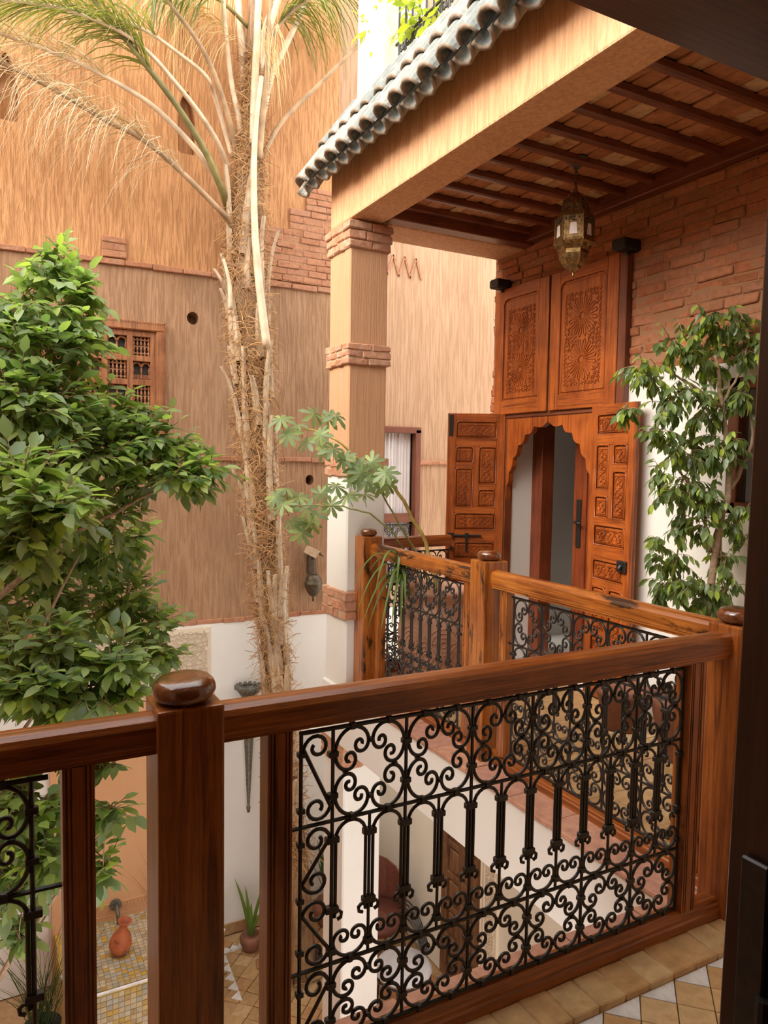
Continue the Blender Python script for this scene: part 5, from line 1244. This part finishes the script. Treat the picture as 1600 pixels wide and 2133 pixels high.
ume = leaf_mesh('leaflet', 1.0, UL); ru = random.Random(303)
for (px, py) in ((585, 872), (622, 884), (655, 862), (684, 872), (668, 905), (640, 918), (695, 935), (672, 938), (716, 955), (600, 905), (700, 865), (775, 962), (803, 985), (765, 1002), (792, 1012), (752, 985), (740, 975), (808, 1010), (760, 1030), (590, 1050), (622, 1035), (640, 1060), (610, 1085), (700, 1012), (725, 1032), (690, 1052), (645, 1090), (596, 1018), (735, 1000), (668, 1028), (655, 1070), (630, 1110), (575, 1035)):
    c = Q(px, py, 4.3 + ru.uniform(-.12, .12)); ax = (Vector((-.35, -.75, .75)) + rnd_unit(ru)*.6).normalized(); fr = frame(ax.orthogonal(), ax); sz = ru.uniform(.075, .10)
    um_n = ru.choice((7, 8, 8, 9)); rot0 = ru.random()*6
    for k in range(um_n):
        a = rot0 + 2*PI*k/um_n; d = fr @ Vector((math.cos(a), math.sin(a), 0)); ld = d - ax*.28
        link('leaflet', ume, M['umbrella_leaf'], um, c, frame(ld, ax).to_quaternion(), sz * ru.uniform(.8, 1.1))
    MB().tube([c, c - ax*.05 + Vector((.02, .02, -.03))], .0022, 4).build('leaf_stalk', M['stem_green'], um)
def blade(parent, pts, w, mat, name='blade'):
    mb = MB(); pts = [Vector(p) for p in pts]; n = len(pts)
    for i, p in enumerate(pts):
        t_ = (pts[min(i+1, n-1)] - pts[max(i-1, 0)]).normalized(); s_ = t_.cross(Vector((0, 0, 1)))
        if s_.length < .05: s_ = Vector((1, 0, 0))
        s_.normalize(); ww = w * math.sin(PI * (.12 + .88*(1 - i/(n-1)) ** 1.0) * .5 + 0) * (1 if i < n-1 else .08); up_ = s_.cross(t_)
        mb.v += [tuple(p - s_*ww), tuple(p - up_*ww*.25), tuple(p + s_*ww)]
    for i in range(n-1): a = 3*i; mb.f += [(a, a+1, a+4, a+3), (a+1, a+2, a+5, a+4)]
    return mb.build(name, mat, parent, smooth=True)
sp = thing('strap_plant', 'strap-leaved green plant drooping through the railing from the urn', 'plant', (ub.x - .08, ub.y, .6))
b0 = Q(838, 1195, 4.45); rsx = random.Random(404)
for (px, py, D, h) in ((765, 1312, 4.25, .10), (792, 1322, 4.25, .12), (742, 1280, 4.2, .16), (735, 1222, 4.2, .16), (815, 1312, 4.25, .10), (835, 1310, 4.3, .1), (800, 1290, 4.25, .14), (780, 1240, 4.25, .2), (860, 1300, 4.3, .1), (825, 1250, 4.3, .2), (770, 1190, 4.3, .1), (880, 1240, 4.5, .12), (905, 1225, 4.55, .1), (850, 1160, 4.5, .05), (800, 1160, 4.4, .05), (755, 1300, 4.22, .12), (845, 1275, 4.28, .12), (870, 1180, 4.6, .08), (920, 1200, 4.6, .08)):
    e = atD(px, py, D); pts = []
    for i in range(9):
        f = i/8; p = b0.lerp(e, f) + Vector((0, 0, h * 4 * f * (1 - f))); pts.append(p)
    blade(sp, pts, .012, M['strap_leaf'])

# ---- palm
pbase = Vector((2.33, 5.88, ZG))
palm = thing('palm_tree', 'tall shaggy palm with fibrous trunk and arching fronds in the court', 'palm tree', pbase)
DP = 6.28
TR = [(624, 2010, 40), (612, 1800, 33), (592, 1560, 30), (574, 1400, 30), (560, 1230, 33), (546, 1050, 36), (532, 880, 40), (522, 720, 44), (514, 580, 44), (513, 480, 43), (517, 390, 36), (523, 300, 28), (526, 200, 22), (529, 90, 19), (532, -40, 15)]
tc = [(atD(x, y, DP), r * DP / F_PX) for x, y, r in TR]
rp = random.Random(505); mb = MB(); n = 18; core = []
for i in range(len(tc) - 1):
    for k in range(6): f = k/6; core.append((tc[i][0].lerp(tc[i+1][0], f), tc[i][1]*(1-f) + tc[i+1][1]*f))
for c, r_ in core:
    for k in range(n):
        a = 2*PI*k/n; rr = r_ * (.86 + rp.uniform(-.10, .10)); mb.v.append((c.x + rr*math.cos(a), c.y + rr*math.sin(a), c.z + rp.uniform(-.015, .015)))
for i in range(len(core) - 1):
    for k in range(n): mb.f.append((i*n + k, i*n + (k+1) % n, (i+1)*n + (k+1) % n, (i+1)*n + k))
mb.build('trunk', M['palm_trunk'], palm, smooth=True)
def at_z(z):
    for (a, ra), (b, rb_) in zip(core[:-1], core[1:]):
        if a.z <= z <= b.z: f = (z - a.z)/(b.z - a.z); return a.lerp(b, f), ra*(1-f) + rb_*f
    return core[-1]
toward = math.atan2(CAM.y - pbase.y, CAM.x - pbase.x)
# clasping leaf bases
for k in range(52):
    z0 = -1.9 + 5.1*((k + rp.random()*.8)/52); L_ = rp.uniform(.35, .95); a = toward + rp.uniform(-1.35, 1.35); pts = []; rs_ = []
    m = 9; da = rp.uniform(-.35, .35); fl = rp.uniform(.0, .05) if rp.random() < .75 else .10
    for i in range(m):
        f = i/(m-1); c, rr = at_z(z0 + L_*f); q = rr*(.97 + .05*f) + fl*f**3; aa = a + da*f; pts.append(c + Vector((q*math.cos(aa), q*math.sin(aa), 0))); rs_.append(.044*(1 - .6*f)*rp.uniform(.9, 1.1))
    mbx = MB()
    for i, p in enumerate(pts):
        aa = a + da*i/(m-1); tang = Vector((-math.sin(aa), math.cos(aa), 0)); out = Vector((math.cos(aa), math.sin(aa), 0)); w = rs_[i]
        mbx.v += [tuple(p - tang*w - out*.012), tuple(p - tang*w*.5 + out*.010), tuple(p + tang*w*.5 + out*.010), tuple(p + tang*w - out*.012)]
    for i in range(m-1):
        for q in range(3): mbx.f.append((4*i + q, 4*i + q+1, 4*i + q+5, 4*i + q+4))
    mbx.f.append((4*m-4, 4*m-3, 4*m-2, 4*m-1)); mbx.build('leaf_base', M['palm_boot'], palm, smooth=False)
fb = MB()
for k in range(7500):
    z0 = -1.9 + 6.8*rp.random(); c, rr = at_z(z0); a = toward + rp.uniform(-1.9, 1.9); L_ = rp.uniform(.05, .20); w = rp.uniform(.0015, .0035); d = Vector((rp.uniform(-1, 1), rp.uniform(-1, 1), rp.uniform(-1.0, .8))).normalized()
    p = c + Vector((math.cos(a), math.sin(a), 0)) * rr * rp.uniform(.93, 1.08); out = Vector((math.cos(a), math.sin(a), 0)); d = (d - out*d.dot(out)*.92).normalized(); P_ = []
    for i in range(4): P_.append(p.copy()); d = (d + rnd_unit(rp)*.28 + Vector((0, 0, -.14))).normalized(); p = p + d*L_/3
    k0 = len(fb.v); sd = d.cross(out).normalized()
    for q in P_: fb.v += [tuple(q - sd*w), tuple(q + sd*w)]
    for i in range(3): fb.f.append((k0 + 2*i, k0 + 2*i+1, k0 + 2*i+3, k0 + 2*i+2))
fb.build('trunk_fibre', M['palm_fibre'], palm, kind='stuff')
def smooth_path(pts, m=5):
    out = []; n = len(pts)
    for i in range(n-1):
        p0 = pts[max(i-1, 0)]; p1 = pts[i]; p2 = pts[i+1]; p3 = pts[min(i+2, n-1)]
        for k in range(m):
            t_ = k/m; out.append(.5*((2*p1) + (p2-p0)*t_ + (2*p0 - 5*p1 + 4*p2 - p3)*t_*t_ + (3*p1 - p0 - 3*p2 + p3)*t_**3))
    out.append(pts[-1]); return out
def ribbons(mb, p, d, L_, w, r, grav=.5, seg=5):
    P_ = []; d = d.normalized()
    for i in range(seg): P_.append(p.copy()); p = p + d*L_/(seg-1); d = (d + Vector((0, 0, -grav/(seg-1)*1.6)) + rnd_unit(r)*.05).normalized()
    k0 = len(mb.v); view = (P_[0] - CAM).normalized(); sd = Vector((r.uniform(-1, 1), r.uniform(-1, 1), r.uniform(-.4, .4))).normalized()
    sd = (sd + d.cross(view)*.8); sd.normalize()
    for i, q in enumerate(P_): ww = w*(1 - (i/(seg-1))**2*.85); mb.v += [tuple(q - sd*ww), tuple(q + sd*ww)]
    for i in range(seg-1): mb.f.append((k0 + 2*i, k0 + 2*i+1, k0 + 2*i+3, k0 + 2*i+2))
def frond(px, r0, r1, mat, lf=None, lmat=None, label=None, D0=DP, D1=DP, nl=0, ll=.4, lw=.006, start=.5, grav=.9, seed=1):
    r = random.Random(seed); n = len(px); pts = smooth_path([atD(x, y, D0 + (D1 - D0)*i/(n-1)) for i, (x, y) in enumerate(px)]); m = len(pts)
    fr_ = MB().tube(pts, [r0 + (r1 - r0)*(i/(m-1)) for i in range(m)], 7).build('frond', mat, palm, smooth=True)
    if nl:
        mb = MB()
        for k in range(nl):
            f = start + (1 - start)*r.random(); q = f*(m-1); i = min(int(q), m-2); p = pts[i].lerp(pts[i+1], q - i); t_ = (pts[i+1] - pts[i]).normalized(); s_ = t_.cross(Vector((0, 0, 1))).normalized()*(1 if k % 2 else -1)
            u_ = s_.cross(t_); d = t_*.8 + s_*r.uniform(.3, .9) + Vector((0, 0, r.uniform(-.1, .45)))
            ribbons(mb, p, d, ll*r.uniform(.6, 1.2), lw, r, grav*r.uniform(.6, 1.5))
        mb.build('leaflets', lmat, fr_, kind='stuff')
    return fr_
frond([(478, 445), (462, 395), (430, 320), (372, 225), (300, 130), (215, 25), (150, -60)], .034, .014, M['frond_green'], lmat=M['leaflet_green'], D1=5.1, nl=120, ll=.6, lw=.006, start=.62, seed=1)
frond([(480, 450), (455, 385), (415, 320), (335, 235), (265, 185), (150, 125), (0, 70), (-60, 50)], .028, .010, M['frond_pale'], lmat=M['leaflet_dry'], D1=5.05, nl=200, ll=.5, lw=.004, start=.6, seed=2)
frond([(480, 360), (455, 300), (418, 240), (370, 178), (310, 110), (240, 60), (120, 15), (0, 0)], .026, .008, M['frond_pale'], lmat=M['leaflet_green'], D1=4.9, nl=170, ll=.6, lw=.0055, start=.58, seed=3)
frond([(485, 330), (450, 210), (430, 160), (370, 110), (300, 62), (200, 25), (80, 15)], .022, .008, M['frond_pale'], lmat=M['leaflet_green'], D1=5.2, nl=100, ll=.6, lw=.0055, start=.6, seed=4)
frond([(497, 330), (478, 250), (445, 150), (405, 75), (352, 5), (320, -60)], .026, .012, M['frond_brown'], lmat=M['leaflet_green'], D1=5.4, nl=60, ll=.5, lw=.007, start=.75, seed=5)
frond([(497, 505), (478, 462), (445, 425), (382, 362), (300, 292), (215, 248), (110, 185), (0, 130), (-50, 110)], .028, .010, M['frond_brown'], lmat=M['leaflet_dry'], D1=4.9, nl=330, ll=.85, lw=.0030, start=.36, grav=1.7, seed=6)
frond([(512, 230), (508, 140), (500, 40), (492, -60)], .040, .030, M['frond_pale'], seed=7)
frond([(540, 345), (560, 300), (592, 248), (650, 190), (742, 98), (800, 30)], .026, .014, M['frond_brown'], D1=6.6, seed=8)
frond([(548, 235), (565, 160), (598, 90), (645, -10)], .034, .022, M['frond_pale'], D1=6.5, seed=9)
frond([(535, 180), (552, 90), (580, 0), (600, -60)], .034, .024, M['frond_pale'], D1=6.1, seed=10)
frond([(556, 720), (541, 600), (531, 480), (529, 350), (534, 250), (545, 160)], .036, .020, M['frond_pale'], D0=6.02, D1=6.05, seed=11)
frond([(505, 330), (500, 260), (482, 170), (470, 60), (462, -40)], .026, .018, M['frond_pale'], D1=6.0, seed=16)
frond([(540, 330), (548, 240), (556, 150), (560, 60), (566, -40)], .028, .020, M['frond_brown'], D0=6.1, D1=6.2, seed=17)
frond([(528, 300), (530, 200), (535, 90), (540, -30)], .034, .028, M['frond_pale'], D0=6.12, D1=6.1, seed=18)
frond([(480, 645), (478, 590), (466, 540)], .022, .012, M['frond_pale'], D0=6.05, D1=6.0, seed=12)
frond([(545, 120), (575, 60), (625, 10), (690, -20), (740, -10)], .022, .010, M['frond_brown'], lmat=M['leaflet_green'], D1=6.3, nl=150, ll=.75, lw=.008, start=.25, grav=1.7, seed=13)
frond([(540, 100), (560, 30), (600, -30), (680, -50), (760, 20)], .018, .008, M['frond_pale'], lmat=M['leaflet_dry'], D1=6.2, nl=80, ll=.5, lw=.004, start=.3, grav=.6, seed=14)
frond([(520, 60), (470, 10), (420, -20), (340, -20)], .018, .010, M['frond_green'], lmat=M['leaflet_green'], D1=5.6, nl=70, ll=.55, lw=.011, start=.35, grav=2.4, seed=15)
sg = MB(); rg = random.Random(606)
for k in range(190):
    if k % 3 == 0: p = atD(rg.uniform(340, 500), rg.uniform(-30, 30), 6.15); d = Vector((-.15, -.1, -1))
    else: f = rg.random(); p = atD(495 - 130*f, 80 - 95*f*(1.4 - .4*f) + rg.uniform(-12, 12), 6.1); d = Vector((-.7, -.2, -.15 + rg.uniform(-.5, .4)))
    ribbons(sg, p, d, rg.uniform(.3, .85), .0035, rg, 2.0, 6)
for k in range(60): p = atD(rg.uniform(535, 580), rg.uniform(20, 110), 6.0); ribbons(sg, p, Vector((rg.uniform(-.2, .5), -.1, -.6)), rg.uniform(.25, .6), .003, rg, 1.8, 6)
sg.build('dry_strands', M['strand_gold'], palm, kind='stuff')

# ---- leaves on the terrace railing, pots on the court floor
tv = thing('terrace_plant', 'yellow-green leafy plant growing through the terrace railing', 'plant', (2.5, 3.9, 3.99))
F = Foliage(707)
for (px, py, n) in ((800, 60, 2), (785, 75, 2), (855, 15, 4), (870, 40, 3), (830, 0, 3), (905, 10, 3), (855, 60, 2), (780, 30, 1)):
    for _ in range(n): F.twig(atX(px + F.r.uniform(-15, 15), py + F.r.uniform(-12, 12), 2.36), rnd_unit(F.r) + Vector((-.3, 0, .4)), .14, 6, .085, .3, .5)
F.build(tv, M['lime_leaf'], M['lime_leaf'], twigmat=M['stem_green'], nobj=300)
def sword_plant(label, base, n, h, w, mat, pot, seed, lean=.25):
    r = random.Random(seed); t_ = thing('sword_plant', label, 'potted plant', base)
    pz = 0
    if pot:
        me = MB().lathe([(.001, 0), (pot*.65, 0), (pot*.98, pot*.8), (pot, pot*1.2), (pot*.78, pot*1.5), (pot*.7, pot*1.42), (.001, pot*1.4)], 18).mesh('pot', True); link('pot', me, M['pot_brown'], t_, base); pz = pot*1.4
    for k in range(n):
        a = 2*PI*k/n + r.uniform(-.3, .3); l = lean*r.uniform(.3, 1.3); hh = h*r.uniform(.65, 1.1); pts = []
        for i in range(7): f = i/6; pts.append(Vector(base) + Vector((math.cos(a)*(.02 + l*hh*f**1.4), math.sin(a)*(.02 + l*hh*f**1.4), pz + hh*(f - .25*l*f*f))))
        blade(t_, pts, w, mat, 'sword_leaf')
    return t_
p = atZ(478, 2000, ZG); sword_plant('spiky green yucca in a pot against the white wall', (2.02, 6.18, ZG), 9, .55, .022, M['strap_leaf'], .10, 1, .5)
sword_plant('dark sword-leaved plant in a clay pot behind the palm trunk', (2.80, 6.22, ZG), 12, .62, .03, M['snake_leaf'], .15, 2, .3)
g = thing('grass_plant', 'thin dark grass in a black pot at the lower left corner', 'potted plant', (.28, 5.75, ZG)); rg = random.Random(808)
MB().lathe([(.001, ZG), (.10, ZG), (.13, ZG + .2), (.135, ZG + .22), (.12, ZG + .22), (.001, ZG + .2)], 16, (.28, 5.75)).build('pot', M['blackwood'], g, smooth=True)
gm = MB()
for k in range(120): ribbons(gm, Vector((.28 + rg.uniform(-.07, .07), 5.75 + rg.uniform(-.07, .07), ZG + .2)), Vector((rg.uniform(-.45, .45), rg.uniform(-.45, .3), 1)), rg.uniform(.5, 1.0), .003, rg, .5, 6)
gm.build('grass_blades', M['snake_leaf'], g, kind='stuff')
g2 = thing('grass_plant', 'wispy reddish grass beside the fountain', 'plant', (1.22, 6.3, -2.47)); gm = MB()
for k in range(26): ribbons(gm, Vector((1.24 + rg.uniform(-.03, .03), 6.30, -2.47)), Vector((rg.uniform(-.45, .15), rg.uniform(-.4, .1), 1)), rg.uniform(.4, .8), .0025, rg, .4, 6)
gm.build('grass_blades', M['palm_fibre'], g2, kind='stuff')
